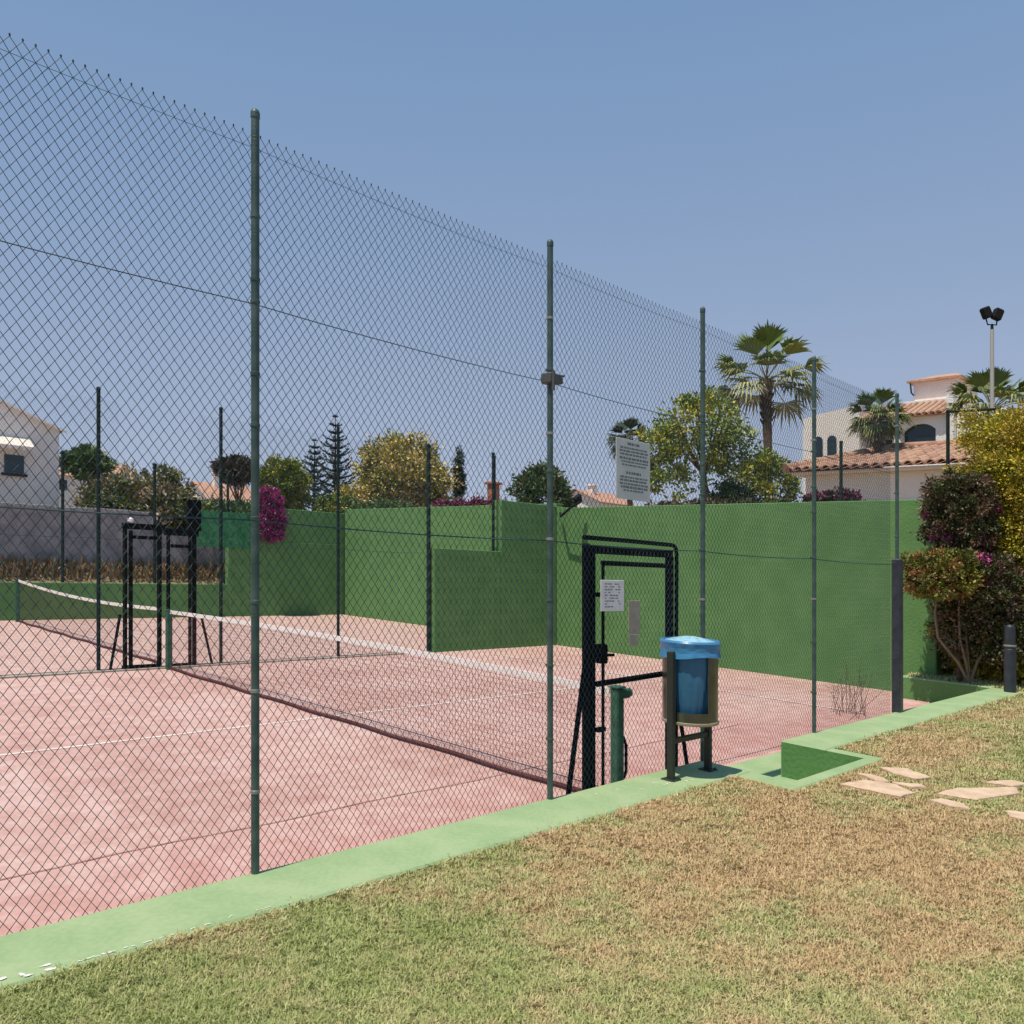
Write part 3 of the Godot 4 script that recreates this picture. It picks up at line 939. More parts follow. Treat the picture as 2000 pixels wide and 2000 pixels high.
# ---------------------------------------------------------------- nets
func build_net(called: String, label: String, x: float, n0: float, n1: float, y_a: float, y_m: float, y_b: float, far: bool) -> void:
	var t := thing(called, label, "net", P(x, (n0 + n1) / 2.0, COURT))
	var top := func(n: float) -> float:
		var s := (n - n0) / (n1 - n0)
		return lerpf(lerpf(y_a, y_m, s), lerpf(y_m, y_b, s), s) * 1.0
	var b := MB.new()
	var k := 48
	for i in k:
		var a := lerpf(n0, n1, float(i) / k); var e := lerpf(n0, n1, float(i + 1) / k)
		var ya: float = top.call(a); var ye: float = top.call(e)
		for s: float in [-1.0, 1.0]:
			var d := 0.006 * s
			if s < 0: b.quad(P(x + d, e, ye - 0.03), P(x + d, a, ya - 0.03), P(x + d, a, ya + 0.03), P(x + d, e, ye + 0.03))
			else: b.quad(P(x + d, a, ya - 0.03), P(x + d, e, ye - 0.03), P(x + d, e, ye + 0.03), P(x + d, a, ya + 0.03))
		b.quad(P(x - 0.006, a, ya + 0.03), P(x + 0.006, a, ya + 0.03), P(x + 0.006, e, ye + 0.03), P(x - 0.006, e, ye + 0.03))
	part("head_band", b, M.tape, t)
	b = MB.new()
	var r := 0.0016
	var cell := 0.045 if not far else 0.06
	var n := n0
	while n < n1:
		var y: float = top.call(n)
		b.tube([P(x, n, COURT + 0.03), P(x, n, y - 0.03)], [r, r], 3, false)
		n += cell
	var rows := 20 if not far else 14
	for i in rows:
		var f := (i + 0.5) / rows
		for j in k:
			var a := lerpf(n0, n1, float(j) / k); var e := lerpf(n0, n1, float(j + 1) / k)
			var ya: float = top.call(a); var ye: float = top.call(e)
			b.tube([P(x, a, lerpf(COURT + 0.03, ya - 0.03, f)), P(x, e, lerpf(COURT + 0.03, ye - 0.03, f))], [r, r], 3, false)
	stuff(part("netting", b, M.cord, t))
	b = MB.new()
	var pts := []; var rad := []
	for i in k + 1:
		pts.append(P(x + 0.02 * sin(i * 0.7), lerpf(n0, n1, float(i) / k), COURT + 0.03)); rad.append(0.022)
	b.tube(pts, rad, 6)
	part("bottom_cord", b, M.cord, t)

func net_post(label: String, x: float, n: float, h: float, winch: bool) -> void:
	var t := thing("net_post", label, "net post", P(x, n, COURT), "net posts")
	var b := MB.new()
	b.box(P(x - 0.045, n - 0.045, COURT), P(x + 0.045, n + 0.045, h), 0.01)
	part("shaft", b, M.net_green, t)
	b = MB.new()
	b.box(P(x - 0.055, n - 0.055, h + 0.001), P(x + 0.055, n + 0.055, h + 0.02), 0.006)
	part("cap", b, M.net_green, t)
	if winch:
		b = MB.new()
		b.box(P(x + 0.046, n - 0.05, h - 0.09), P(x + 0.13, n + 0.05, h - 0.01), 0.012)
		b.tube([P(x + 0.13, n, h - 0.05), P(x + 0.17, n, h - 0.05)], [0.04, 0.04], 12)
		part("winch", b, M.net_green, t)
		b = MB.new()
		b.tube([P(x + 0.05, n - 0.03, h - 0.42), P(x + 0.085, n - 0.03, h - 0.5), P(x + 0.085, n - 0.03, h - 0.72), P(x + 0.05, n - 0.03, h - 0.78)], [0.012, 0.014, 0.014, 0.012], 6)
		part("cleat", b, M.black, t)

# ---------------------------------------------------------------- bin and bollard
func build_bin() -> void:
	var cx := 5.82; var cn := 3.845
	var t := thing("litter_bin", "steel litter bin on two legs with a blue bag, standing on the kerb", "litter bin", P(cx, cn, 0))
	var R := 0.225
	var y0 := 0.45; var y1 := 1.05
	# shell with an open front showing the bag; the opening faces the lawn and path
	var front := atan2(3.85, -5.0)          # towards the viewer's side, world xz angle
	var w := 0.62
	var b := MB.new()
	b.lathe(P(cx, cn, 0), [[R, y0], [R, y1]], 40, front + w, front + TAU - w)
	b.lathe(P(cx, cn, 0), [[R - 0.004, y1], [R - 0.004, y0]], 40, front + w, front + TAU - w)
	for a: float in [front + w, front + TAU - w]:
		var d := Vector3(cos(a), 0, sin(a))
		b.tube([P(cx, cn, y0) + d * R, P(cx, cn, y1) + d * R], [0.006, 0.006], 6)
	part("shell", b, M.steel, t)
	b = MB.new()
	b.lathe(P(cx, cn, 0), [[R + 0.0015, y0], [R + 0.0015, y0 + 0.09], [R - 0.003, y0 + 0.091]], 20, front - w, front + w)
	part("lower_front", b, M.steel, t)
	b = MB.new()
	b.lathe(P(cx, cn, 0), [[0.001, y0 - 0.012], [R + 0.006, y0 - 0.012], [R + 0.008, y0 - 0.004], [R + 0.008, y0 + 0.01], [R, y0 + 0.014]], 40)
	part("base_ring", b, M.rim, t)
	# bag: wrinkled liner, rim folded over the top
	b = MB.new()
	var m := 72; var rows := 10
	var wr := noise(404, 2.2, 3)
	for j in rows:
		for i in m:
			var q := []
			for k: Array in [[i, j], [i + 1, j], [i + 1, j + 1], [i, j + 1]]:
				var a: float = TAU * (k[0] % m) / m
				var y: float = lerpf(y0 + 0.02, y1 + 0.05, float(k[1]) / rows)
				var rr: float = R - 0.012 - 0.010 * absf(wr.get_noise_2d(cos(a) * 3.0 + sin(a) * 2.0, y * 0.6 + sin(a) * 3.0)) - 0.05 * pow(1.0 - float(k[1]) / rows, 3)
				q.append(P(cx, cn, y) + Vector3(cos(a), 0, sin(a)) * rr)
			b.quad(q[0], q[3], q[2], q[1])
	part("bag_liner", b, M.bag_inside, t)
	b = MB.new()
	var prof := []
	for k in 8:
		var f := k / 7.0
		prof.append(f)
	for j in 9:
		for i in m:
			var q := []
			for k: Array in [[i, j], [i + 1, j], [i + 1, j + 1], [i, j + 1]]:
				var a: float = TAU * (k[0] % m) / m
				var f: float = k[1] / 9.0
				var hem: float = 0.115 + 0.012 * sin(a * 2.0 + 1.0) + 0.003 * sin(a * 5.0)
				var wv: float = 0.002 * sin(a * 13.0) * f + 0.004 * wr.get_noise_2d(a * 1.2, f * 1.5)
				var y: float; var rr: float
				if f < 0.35:                    # over the rim
					var g := f / 0.35 * PI
					y = y1 + 0.045 + 0.022 * sin(g); rr = R + 0.004 - 0.020 * cos(g)
				else:
					y = y1 + 0.045 - hem * (f - 0.35) / 0.65; rr = R + 0.024 + wv - 0.010 * sin(PI * (f - 0.35) / 0.65)
				q.append(P(cx, cn, y) + Vector3(cos(a), 0, sin(a)) * rr)
			b.quad(q[0], q[3], q[2], q[1])
	part("bag_hem", b, M.bag, t)
	# loose film gathered across the mouth
	b = MB.new()
	for i in m:
		var a := TAU * i / m; var e := TAU * (i + 1) / m
		var prev_r := R - 0.016
		for k in 4:
			var nr := (R - 0.016) * (3 - k) / 4.0
			var ya := y1 + 0.052 + 0.040 * sin(k * PI / 8.0); var yb := y1 + 0.052 + 0.040 * sin((k + 1) * PI / 8.0)
			var wa := 0.002 * sin(a * 9.0 + k); var we := 0.002 * sin(e * 9.0 + k)
			var A := Vector3(cos(a), 0, sin(a)); var E := Vector3(cos(e), 0, sin(e))
			b.quad(P(cx, cn, yb + wa * 0.5) + A * maxf(nr, 0.001), P(cx, cn, yb + we * 0.5) + E * maxf(nr, 0.001), P(cx, cn, ya + we) + E * prev_r, P(cx, cn, ya + wa) + A * prev_r)
			prev_r = nr
	part("bag_mouth", b, M.bag_film, t)
	# legs, cross bar, foot plates
	for x: float in [5.55, 6.09]:
		b = MB.new()
		b.box(P(x - 0.022, cn - 0.03, 0.0), P(x + 0.022, cn + 0.03, 1.03), 0.006)
		var lg := part("leg", b, M.leg, t)
		b = MB.new()
		b.box(P(x - 0.06, cn - 0.06, 0.0), P(x + 0.06, cn + 0.06, 0.010), 0.003)
		b.tube([P(x - 0.042, cn - 0.042, 0.01), P(x - 0.042, cn - 0.042, 0.022)], [0.008, 0.008], 6)
		b.tube([P(x + 0.042, cn - 0.042, 0.01), P(x + 0.042, cn - 0.042, 0.022)], [0.008, 0.008], 6)
		part("foot_plate", b, M.leg, lg)
	b = MB.new()
	b.box(P(5.573, cn - 0.018, 0.285), P(6.067, cn + 0.018, 0.33), 0.005)
	part("cross_bar", b, M.leg, t)

func build_bollard() -> void:
	var t := thing("bollard_lamp", "dark round bollard light at the right end of the kerb", "bollard", P(14.42, 3.74, 0))
	var o := P(14.42, 3.74, 0)
	var b := MB.new()
	b.lathe(o, [[0.085, -0.02], [0.085, 0.66], [0.078, 0.667]], 24)
	part("column", b, M.bollard, t)
	b = MB.new()
	b.lathe(o, [[0.086, 0.70], [0.090, 0.703], [0.090, 0.725], [0.078, 0.73]], 24)
	part("ring", b, M.galv, t)
	b = MB.new()
	b.lathe(o, [[0.076, 0.66], [0.076, 0.97], [0.070, 1.01], [0.045, 1.035], [0.001, 1.04]], 24)
	part("head", b, M.bollard, t)

# ---------------------------------------------------------------- plants
func blob_leaves(b: MB, c: Vector3, rad: Vector3, clumps: int, per: int, size: float, pal: Array, power := 2.0, shell := 0.55, clump_r := 0.22) -> void:
	# leaf clumps spread through an uneven crown
	for k in clumps:
		var d := Vector3(rng.randfn(), rng.randfn(), rng.randfn()).normalized()
		if power > 2.0:
			var mx := maxf(absf(d.x), maxf(absf(d.y), absf(d.z)))
			d = d.lerp(d / mx, 0.75)
		var r := pow(rng.randf(), 0.5) * (1.0 - shell) + shell
		r *= rng.randf_range(0.82, 1.08)
		var o := c + Vector3(d.x * rad.x, d.y * rad.y, d.z * rad.z) * r
		var tone: Color = pal[rng.randi() % pal.size()]
		var cr := clump_r * (rad.x + rad.y + rad.z) / 3.0 * rng.randf_range(0.6, 1.25)
		for i in per:
			var q := Vector3(rng.randfn(), rng.randfn() * 0.8, rng.randfn()) * cr * 0.55
			var out := (q.normalized() * 0.7 + d * 0.5 + Vector3(0, rng.randf_range(-0.5, 0.6), 0) + Vector3(rng.randfn(), rng.randfn(), rng.randfn()) * 0.5).normalized()
			var side := out.cross(Vector3(rng.randfn(), rng.randfn(), rng.randfn())).normalized()
			var v := rng.randf_range(0.72, 1.3)
			var other: Color = pal[rng.randi() % pal.size()]
			var cc := tone.lerp(other, 0.3)
			b.col = Color(cc.r * v, cc.g * v, cc.b * v)
			b.leaf(o + q, out, side, size * rng.randf_range(0.7, 1.35), size * rng.randf_range(0.2, 0.34))

func tree(called: String, label: String, base: Vector3, c: Vector3, rad: Vector3, clumps: int, per: int, size: float, pal: Array, trunk_r := 0.12, group := "garden trees and shrubs", cat := "tree", power := 2.0, shell := 0.55, clump_r := 0.22, limbs := 6) -> Node3D:
	var t := thing(called, label, cat, base, group)
	var b := MB.new()
	var fork := base.lerp(c, 0.55)
	b.tube([base, base.lerp(fork, 0.5) + Vector3(rng.randf_range(-0.08, 0.08), 0, rng.randf_range(-0.08, 0.08)), fork], [trunk_r, trunk_r * 0.8, trunk_r * 0.65], 8)
	for k in limbs:
		var a := TAU * k / limbs + rng.randf()
		var e := c + Vector3(cos(a) * rad.x * 0.7, rad.y * rng.randf_range(-0.3, 0.6), sin(a) * rad.z * 0.7)
		b.tube([fork, fork.lerp(e, 0.5) + Vector3(0, -0.1 * rad.y, 0), e], [trunk_r * 0.5, trunk_r * 0.32, trunk_r * 0.12], 6)
	part("trunk", b, M.bark, t)
	b = MB.new()
	blob_leaves(b, c, rad, clumps, per, size, pal, power, shell, clump_r)
	part("crown", b, M.leaf, t)
	return t

func norfolk_pine(label: String, base: Vector3, top: float, r: float) -> void:
	var t := thing("norfolk_pine", label, "tree", base, "tiered conifers")
	var b := MB.new()
	b.tube([base, Vector3(base.x, top, base.z)], [0.16, 0.02], 8)
	part("trunk", b, M.bark, t)
	b = MB.new()
	var tiers := 15
	for k in tiers:
		var f := float(k) / tiers
		var y := lerpf(base.y + 1.0, top - 0.15, f)
		var len_ := r * pow(1.0 - f, 0.85) + 0.12
		for j in 6:
			var a := TAU * j / 6 + k * 0.55 + rng.randf_range(-0.12, 0.12)
			var d := Vector3(cos(a), 0, sin(a))
			var L := len_ * rng.randf_range(0.8, 1.1)
			var steps := maxi(4, int(L / 0.09))
			for s in steps:
				var g := float(s) / steps
				var o := Vector3(base.x, y, base.z) + d * L * g + Vector3(0, L * (0.10 * g + 0.38 * g * g), 0)
				for e in 5:
					var side := (d.cross(Vector3.UP) * rng.randf_range(-1, 1) + d * 0.7 + Vector3(0, rng.randf_range(0.0, 0.9), 0)).normalized()
					var v := rng.randf_range(0.7, 1.3)
					b.col = Color(0.030 * v, 0.062 * v, 0.042 * v)
					b.leaf(o, side, side.cross(Vector3(rng.randfn(), rng.randfn(), rng.randfn())).normalized(), 0.22, 0.035)
	# leader tuft
	for e in 30:
		b.col = Color(0.03, 0.055, 0.035)
		var d2 := Vector3(rng.randfn(), rng.randf_range(0.2, 1.2), rng.randfn()).normalized()
		b.leaf(Vector3(base.x, top - 0.05, base.z), d2, d2.cross(Vector3.RIGHT).normalized(), 0.25, 0.03)
	part("branches", b, M.leaf, t)

func fan_palm(label: String, base: Vector3, heart: Vector3, tr: float, fan: float, count: int, petiole: float, pal: Array, skirt := 0.35) -> void:
	var t := thing("fan_palm", label, "palm tree", base, "fan palms")
	var b := MB.new()
	var pts := []; var rad := []
	for k in 14:
		var f := k / 13.0
		pts.append(base.lerp(heart, f))
		rad.append(tr * (1.0 + 0.07 * sin(k * 2.3)) * (1.0 if f < 0.8 else lerpf(1.0, 1.35, (f - 0.8) / 0.2)))
	b.tube(pts, rad, 12)
	for k in 60:                                   # old leaf bases round the top of the stem
		var a := rng.randf() * TAU
		var f := rng.randf_range(0.72, 1.0)
		var o := base.lerp(heart, f) + Vector3(cos(a), 0, sin(a)) * tr
		b.tube([o, o + Vector3(cos(a) * 0.10, 0.16, sin(a) * 0.10)], [0.035, 0.012], 5)
	part("trunk", b, M.bark, t)
	for k in count:
		var a := k * 2.399963 + rng.randf_range(-0.2, 0.2)
		var f := (k + 0.5) / count
		var el := lerpf(1.35, -skirt * 2.4, pow(f, 0.8)) + rng.randf_range(-0.12, 0.12)     # young leaves upright, old ones hanging
		var d := Vector3(cos(a) * cos(el), sin(el), sin(a) * cos(el))
		var m := MB.new()
		var L := petiole * rng.randf_range(0.8, 1.15)
		var tone: Color = pal[0].lerp(pal[1], clampf(f * 1.1 + rng.randf_range(-0.2, 0.2), 0.0, 1.0))
		m.col = Color(0.20, 0.20, 0.09)
		var hub := heart + d * L - Vector3(0, 0.10 * L, 0)
		m.tube([heart, heart + d * L * 0.55, hub], [0.022, 0.016, 0.012], 5, false)
		var side := d.cross(Vector3.UP)
		if side.length() < 0.05: side = Vector3(cos(a + 1.57), 0, sin(a + 1.57))
		side = side.normalized()
		var up := side.cross(d).normalized()
		var segs := 32
		for s in segs:
			var g := lerpf(-1.0, 1.0, s / (segs - 1.0))
			var th := g * (0.75 + 0.85 * f)
			var dir := (d * cos(th) + side * sin(th) + up * (0.18 * cos(s * PI))).normalized()
			var bl := fan * (0.72 + 0.28 * cos(th * 0.7)) * rng.randf_range(0.85, 1.1)
			var v := rng.randf_range(0.75, 1.25)
			m.col = Color(tone.r * v, tone.g * v, tone.b * v)
			var w := fan * 0.042
			var sd := dir.cross(up).normalized()
			var mid := hub + dir * bl * 0.6
			var tip := hub + dir * bl * 0.9 + Vector3(0, -bl * rng.randf_range(0.05, 0.30) * (0.4 + 1.6 * f), 0)
			var nn := up
			var i := m.vert(hub, nn); m.vert(mid + sd * w, nn); m.vert(mid + up * w * 0.5, nn); m.vert(mid - sd * w, nn); m.vert(tip, nn)
			m.ix.append_array([i, i + 2, i + 1, i, i + 3, i + 2, i + 1, i + 2, i + 4, i + 2, i + 3, i + 4])
		part("frond", m, M.leaf, t)

func build_plants() -> void:
	rng.seed = 1001
	var deep := [Color(0.05, 0.11, 0.028), Color(0.085, 0.15, 0.04), Color(0.12, 0.17, 0.05)]
	var olive := [Color(0.12, 0.16, 0.05), Color(0.18, 0.20, 0.07), Color(0.26, 0.20, 0.11), Color(0.075, 0.105, 0.035)]
	var lime := [Color(0.22, 0.27, 0.03), Color(0.15, 0.21, 0.03), Color(0.30, 0.30, 0.04)]
	var gold := [Color(0.72, 0.56, 0.20), Color(0.52, 0.45, 0.12), Color(0.27, 0.28, 0.06), Color(0.80, 0.60, 0.30)]
	var mixed := [Color(0.36, 0.40, 0.045), Color(0.20, 0.29, 0.04), Color(0.48, 0.44, 0.06), Color(0.12, 0.19, 0.05)]
	# oleander and shrubs along the far side
	tree("oleander_bush", "large dark oleander with pale blossom tips spilling over the grey wall", P(10.3, 27.0, 1.2), P(10.3, 26.9, 3.0), Vector3(1.4, 1.3, 1.15), 130, 60, 0.16, olive + [Color(0.45, 0.34, 0.25)], 0.09, "garden trees and shrubs", "shrub")
	tree("oleander_bush", "small dark shrub leaning over the grey wall left of the large oleander", P(8.9, 26.6, 1.2), P(8.75, 26.5, 2.75), Vector3(0.8, 1.0, 0.7), 60, 50, 0.14, olive, 0.06, "garden trees and shrubs", "shrub")
	tree("garden_shrub", "low bright green shrub right of the oleander above the gate frames", P(12.3, 28.0, 1.6), P(12.3, 28.0, 2.55), Vector3(1.0, 0.75, 0.9), 70, 50, 0.13, lime + deep, 0.06, "garden trees and shrubs", "shrub")
	tree("garden_shrub", "flat dark hedge shrub below the orange roofs left of the flowers", P(15.0, 30.5, 1.6), P(15.0, 30.5, 3.05), Vector3(1.5, 0.55, 0.8), 70, 50, 0.13, deep, 0.06, "garden trees and shrubs", "shrub")
	# dry weeds on the bank
	rng.seed = 12
	var wd := thing("dry_weeds", "brown dry weeds along the foot of the grey garden wall", "weeds", P(6.5, 24.95, 0.7))
	var b := MB.new()
	for k in 2600:
		var x := rng.randf_range(1.5, 12.0)
		var n := rng.randf_range(24.7, 25.5)
		var y := 0.58 + (n - 24.62) * 0.53
		var d := Vector3(rng.randfn() * 0.4, 1.0, rng.randfn() * 0.4).normalized()
		var v := rng.randf_range(0.6, 1.2)
		b.col = (Color(0.20, 0.12, 0.06) if rng.randf() < 0.75 else Color(0.11, 0.12, 0.04)) * v
		b.leaf(P(x, n, y), d, d.cross(Vector3(rng.randfn(), 0, rng.randfn())).normalized(), rng.randf_range(0.12, 0.42), 0.03)
	part("stems", b, M.leaf, wd)
	stuff(wd)
	rng.seed = 14
	var tw := thing("dry_shrub", "bare twiggy weed growing on the court inside the thick black post", "weed", P(12.27, 5.27, COURT))
	b = MB.new()
	for k in 26:
		var o := P(12.27, 5.27, COURT) + Vector3(rng.randfn() * 0.16, 0, rng.randfn() * 0.16)
		var h := rng.randf_range(0.25, 0.78)
		var dv := Vector3(rng.randfn() * 0.18, h, rng.randfn() * 0.18)
		b.tube([o, o + dv * 0.5 + Vector3(rng.randfn(), 0, rng.randfn()) * 0.03, o + dv], [0.004, 0.003, 0.0015], 4, false)
		for e in 3:
			var q := o + dv * rng.randf_range(0.4, 0.9)
			b.tube([q, q + Vector3(rng.randfn() * 0.09, rng.randf_range(0.02, 0.12), rng.randfn() * 0.09)], [0.0025, 0.001], 3, false)
	part("twigs", b, M.bark, tw)
	# trees behind the far corner
	rng.seed = 1002
	tree("round_tree", "round lime-green tree standing left of the two tiered conifers", P(18.1, 32.7, 2.0), P(18.1, 32.7, 4.55), Vector3(1.05, 1.2, 1.05), 210, 75, 0.13, lime, 0.10, "garden trees and shrubs", "tree", 2.0, 0.65, 0.18)
	tree("garden_shrub", "dark hedge shrub behind the green shade cloth", P(13.3, 27.6, 1.6), P(13.3, 27.6, 2.45), Vector3(1.3, 0.6, 0.8), 110, 55, 0.13, deep, 0.06, "garden trees and shrubs", "shrub")
	tree("garden_shrub", "bushy green shrub between the round tree and the taller conifer", P(20.2, 32.0, 2.0), P(20.2, 31.6, 3.7), Vector3(1.2, 0.7, 0.9), 80, 55, 0.13, lime + deep, 0.06, "garden trees and shrubs", "shrub")
	tree("garden_shrub", "dark green shrub at the foot of the taller conifer, above the wall corner", P(21.0, 29.5, 2.0), P(21.0, 29.5, 3.55), Vector3(1.3, 0.55, 0.8), 70, 55, 0.13, deep, 0.06, "garden trees and shrubs", "shrub")
	norfolk_pine("shorter tiered conifer left of the taller one", P(29.1, 48.5, 2.0), 9.2, 1.95)
	norfolk_pine("taller tiered conifer with a tufted tip beside the golden tree", P(27.35, 43.2, 2.0), 10.0, 2.2)
	tree("golden_tree", "broad rounded tree covered in golden bloom behind the light green wall", P(25.6, 33.7, 2.0), P(25.45, 33.85, 5.2), Vector3(2.2, 2.6, 2.2), 300, 90, 0.20, gold + [Color(0.09, 0.12, 0.035)], 0.2, "garden trees and shrubs", "tree", 2.0, 0.66, 0.21)
	tree("golden_tree", "low golden shrub at the left foot of the broad golden tree", P(22.9, 34.5, 2.0), P(22.9, 34.8, 4.15), Vector3(1.0, 0.95, 0.9), 80, 60, 0.15, gold, 0.08, "garden trees and shrubs", "shrub")
	tree("cypress", "thin dark pointed cypress right of the golden tree", P(29.43, 34.16, 2.0), P(29.43, 34.16, 5.2), Vector3(0.30, 2.7, 0.30), 220, 40, 0.10, [Color(0.035, 0.06, 0.025), Color(0.065, 0.075, 0.04)], 0.08, "garden trees and shrubs", "tree", 2.0, 0.3, 0.12, 0)
	tree("garden_shrub", "dark spiky shrub behind the second fence post, above the tall wall", P(23.3, 22.0, 2.7), P(23.3, 22.0, 4.25), Vector3(1.15, 1.15, 1.05), 90, 60, 0.17, deep + [Color(0.10, 0.10, 0.04)], 0.08, "garden trees and shrubs", "shrub")
	rng.seed = 1003
	# loose yellow-green tree by the palm
	var t := tree("acacia_tree", "loose yellow-green tree with open branches left of the tall palm", P(20.9, 13.1, 2.7), P(20.65, 13.35, 5.85), Vector3(1.3, 1.0, 1.2), 60, 52, 0.125, mixed, 0.10, "garden trees and shrubs", "tree", 2.0, 0.5, 0.24, 9)
	b = MB.new()
	for q: Array in [[20.0, 14.0, 5.4, 0.75, 0.55], [19.75, 14.2, 5.05, 0.55, 0.45], [21.5, 12.55, 5.25, 0.7, 0.6], [20.6, 13.4, 4.6, 0.95, 0.6], [20.0, 14.0, 4.05, 0.75, 0.6], [21.3, 12.7, 4.35, 0.7, 0.5], [20.7, 13.3, 6.55, 0.55, 0.5], [21.9, 12.2, 4.85, 0.5, 0.4], [19.55, 14.4, 4.3, 0.35, 0.5]]:
		blob_leaves(b, P(q[0], q[1], q[2]), Vector3(q[3], q[4], q[3]), 14, 52, 0.125, mixed, 2.0, 0.45, 0.30)
	part("crown", b, M.leaf, t)
	tree("garden_shrub", "yellow-green shrub at the foot of the tall palm", P(22.3, 11.9, 2.7), P(22.3, 11.9, 4.1), Vector3(0.75, 0.95, 0.7), 70, 55, 0.12, mixed, 0.07, "garden trees and shrubs", "shrub")
	tree("garden_shrub", "small dark shrub in front of the street lantern", P(21.6, 12.8, 2.7), P(21.6, 12.8, 3.65), Vector3(0.85, 0.5, 0.7), 60, 55, 0.12, deep, 0.06, "garden trees and shrubs", "shrub")
	rng.seed = 1004
	tree("far_tree", "dark umbrella pine above the orange roofs at far left", P(24.9, 80.5, 2.0), P(24.9, 80.5, 9.0), Vector3(2.0, 1.3, 1.8), 90, 60, 0.34, deep, 0.15)
	tree("far_tree", "brown-leaved tree above the orange roofs, left of the first fence post", P(34.9, 70.8, 2.0), P(34.6, 71.1, 8.9), Vector3(1.7, 1.2, 1.6), 80, 60, 0.3, [Color(0.10, 0.06, 0.045), Color(0.07, 0.055, 0.04), Color(0.05, 0.06, 0.03)], 0.2)
	# low flowering creeper along the wall tops
	var cre := [Color(0.28, 0.03, 0.12), Color(0.20, 0.03, 0.09), Color(0.06, 0.08, 0.03)]
	for q: Array in [[16.35, 18.6, 3.30, 0.35, 0.16, 1.7, "purple creeper edging the top of the light green wall"], [16.1, 7.3, 3.18, 0.3, 0.16, 0.65, "dark purple creeper on the tall wall below the tile-roofed building"], [16.1, 10.3, 3.12, 0.3, 0.10, 1.6, "reddish creeper on the tall wall below the yellow-green tree"], [16.3, 22.5, 3.28, 0.35, 0.15, 1.6, "green creeper on the light wall below the golden tree"]]:
		var pal := cre
		if q[1] > 20.0: pal = deep
		if q[1] > 9.0 and q[1] < 12.0: pal = [Color(0.18, 0.07, 0.05), Color(0.07, 0.09, 0.03), Color(0.12, 0.10, 0.05)]
		var ct := thing("creeper", q[6], "creeper", P(q[0], q[1], 2.75), "creepers on the wall tops")
		b = MB.new()
		blob_leaves(b, P(q[0], q[1], q[2]), Vector3(q[3], q[4], q[5]), 70, 40, 0.09, pal, 2.0, 0.2, 0.16)
		part("foliage", b, M.petal, ct)
	# hanging bougainvillea on the far corner wall
	rng.seed = 1005
	var bg := thing("bougainvillea", "bright magenta bougainvillea hanging over the far dark green wall", "bougainvillea", P(13.02, 24.3, 2.0))
	b = MB.new()
	var mag := [Color(0.42, 0.03, 0.22), Color(0.33, 0.02, 0.17), Color(0.50, 0.07, 0.27), Color(0.20, 0.015, 0.12), Color(0.05, 0.06, 0.02)]
	blob_leaves(b, P(12.98, 24.25, 2.83), Vector3(0.36, 0.84, 0.18), 200, 55, 0.09, mag, 6.0, 0.4, 0.22)
	part("blossom", b, M.petal, bg)
	b = MB.new()
	b.tube([P(13.2, 24.9, 2.0), P(13.1, 24.75, 3.2), P(13.0, 24.4, 3.5)], [0.04, 0.03, 0.02], 6)
	part("stem", b, M.bark, bg)

	# palms
	rng.seed = 1006
	fan_palm("tall fan palm with drooping fronds behind the tall green wall", P(23.98, 12.9, 2.6), P(23.9, 12.98, 7.75), 0.135, 0.92, 22, 1.05, [Color(0.13, 0.20, 0.045), Color(0.38, 0.38, 0.17)], 0.22)
	fan_palm("short fan palm in front of the white house", P(22.3, 8.9, 2.7), P(22.35, 8.9, 5.95), 0.10, 0.55, 20, 0.40, [Color(0.07, 0.14, 0.03), Color(0.24, 0.25, 0.08)], 0.33)
	fan_palm("fan palm rising behind the yellow hedge beside the floodlight pole", P(29.0, 8.0, 2.7), P(29.0, 8.0, 7.1), 0.14, 0.78, 20, 0.85, [Color(0.11, 0.17, 0.05), Color(0.32, 0.34, 0.14)], 0.08)
	fan_palm("dark fan palm half hidden by the yellow-green tree", P(27.3, 20.9, 2.7), P(27.25, 20.95, 6.9), 0.12, 0.65, 18, 0.5, [Color(0.05, 0.085, 0.045), Color(0.12, 0.14, 0.07)], 0.28)

	# hedge and flowering shrubs at right
	rng.seed = 1007
	var hd := thing("hedge_tree", "big yellow-green clipped hedge filling the right edge", "hedge", P(16.35, 3.8, 0), "garden trees and shrubs")
	b = MB.new()
	var yel := [Color(0.52, 0.43, 0.03), Color(0.38, 0.36, 0.035), Color(0.60, 0.43, 0.07), Color(0.24, 0.26, 0.035), Color(0.40, 0.30, 0.06)]
	blob_leaves(b, P(16.70, 3.49, 2.80), Vector3(1.42, 1.85, 1.42), 2600, 75, 0.060, yel, 4.0, 0.74, 0.10)
	part("foliage", b, M.leaf, hd)
	b = MB.new()
	blob_leaves(b, P(16.73, 3.45, 1.42), Vector3(1.2, 0.7, 1.2), 380, 55, 0.10, yel, 3.0, 0.72, 0.16)
	blob_leaves(b, P(16.5, 4.3, 0.75), Vector3(1.1, 0.8, 1.1), 360, 60, 0.09, yel, 3.0, 0.6, 0.16)
	part("foliage", b, M.leaf, hd)
	b = MB.new()
	b.tube([P(15.25, 3.95, -0.05), P(15.2, 4.0, 0.8), P(15.3, 3.95, 1.6)], [0.06, 0.05, 0.04], 8)
	b.tube([P(16.35, 3.8, -0.05), P(16.35, 3.8, 2.0)], [0.14, 0.1], 8)
	part("trunk", b, M.pale_bark, hd)

	var bou := [Color(0.055, 0.085, 0.025), Color(0.09, 0.11, 0.035), Color(0.14, 0.075, 0.05), Color(0.045, 0.065, 0.02), Color(0.24, 0.16, 0.12)]
	var b1 := thing("bougainvillea", "clipped dark bougainvillea block with a few pink blooms above the green wall end", "bougainvillea", P(15.2, 4.7, 0))
	b = MB.new()
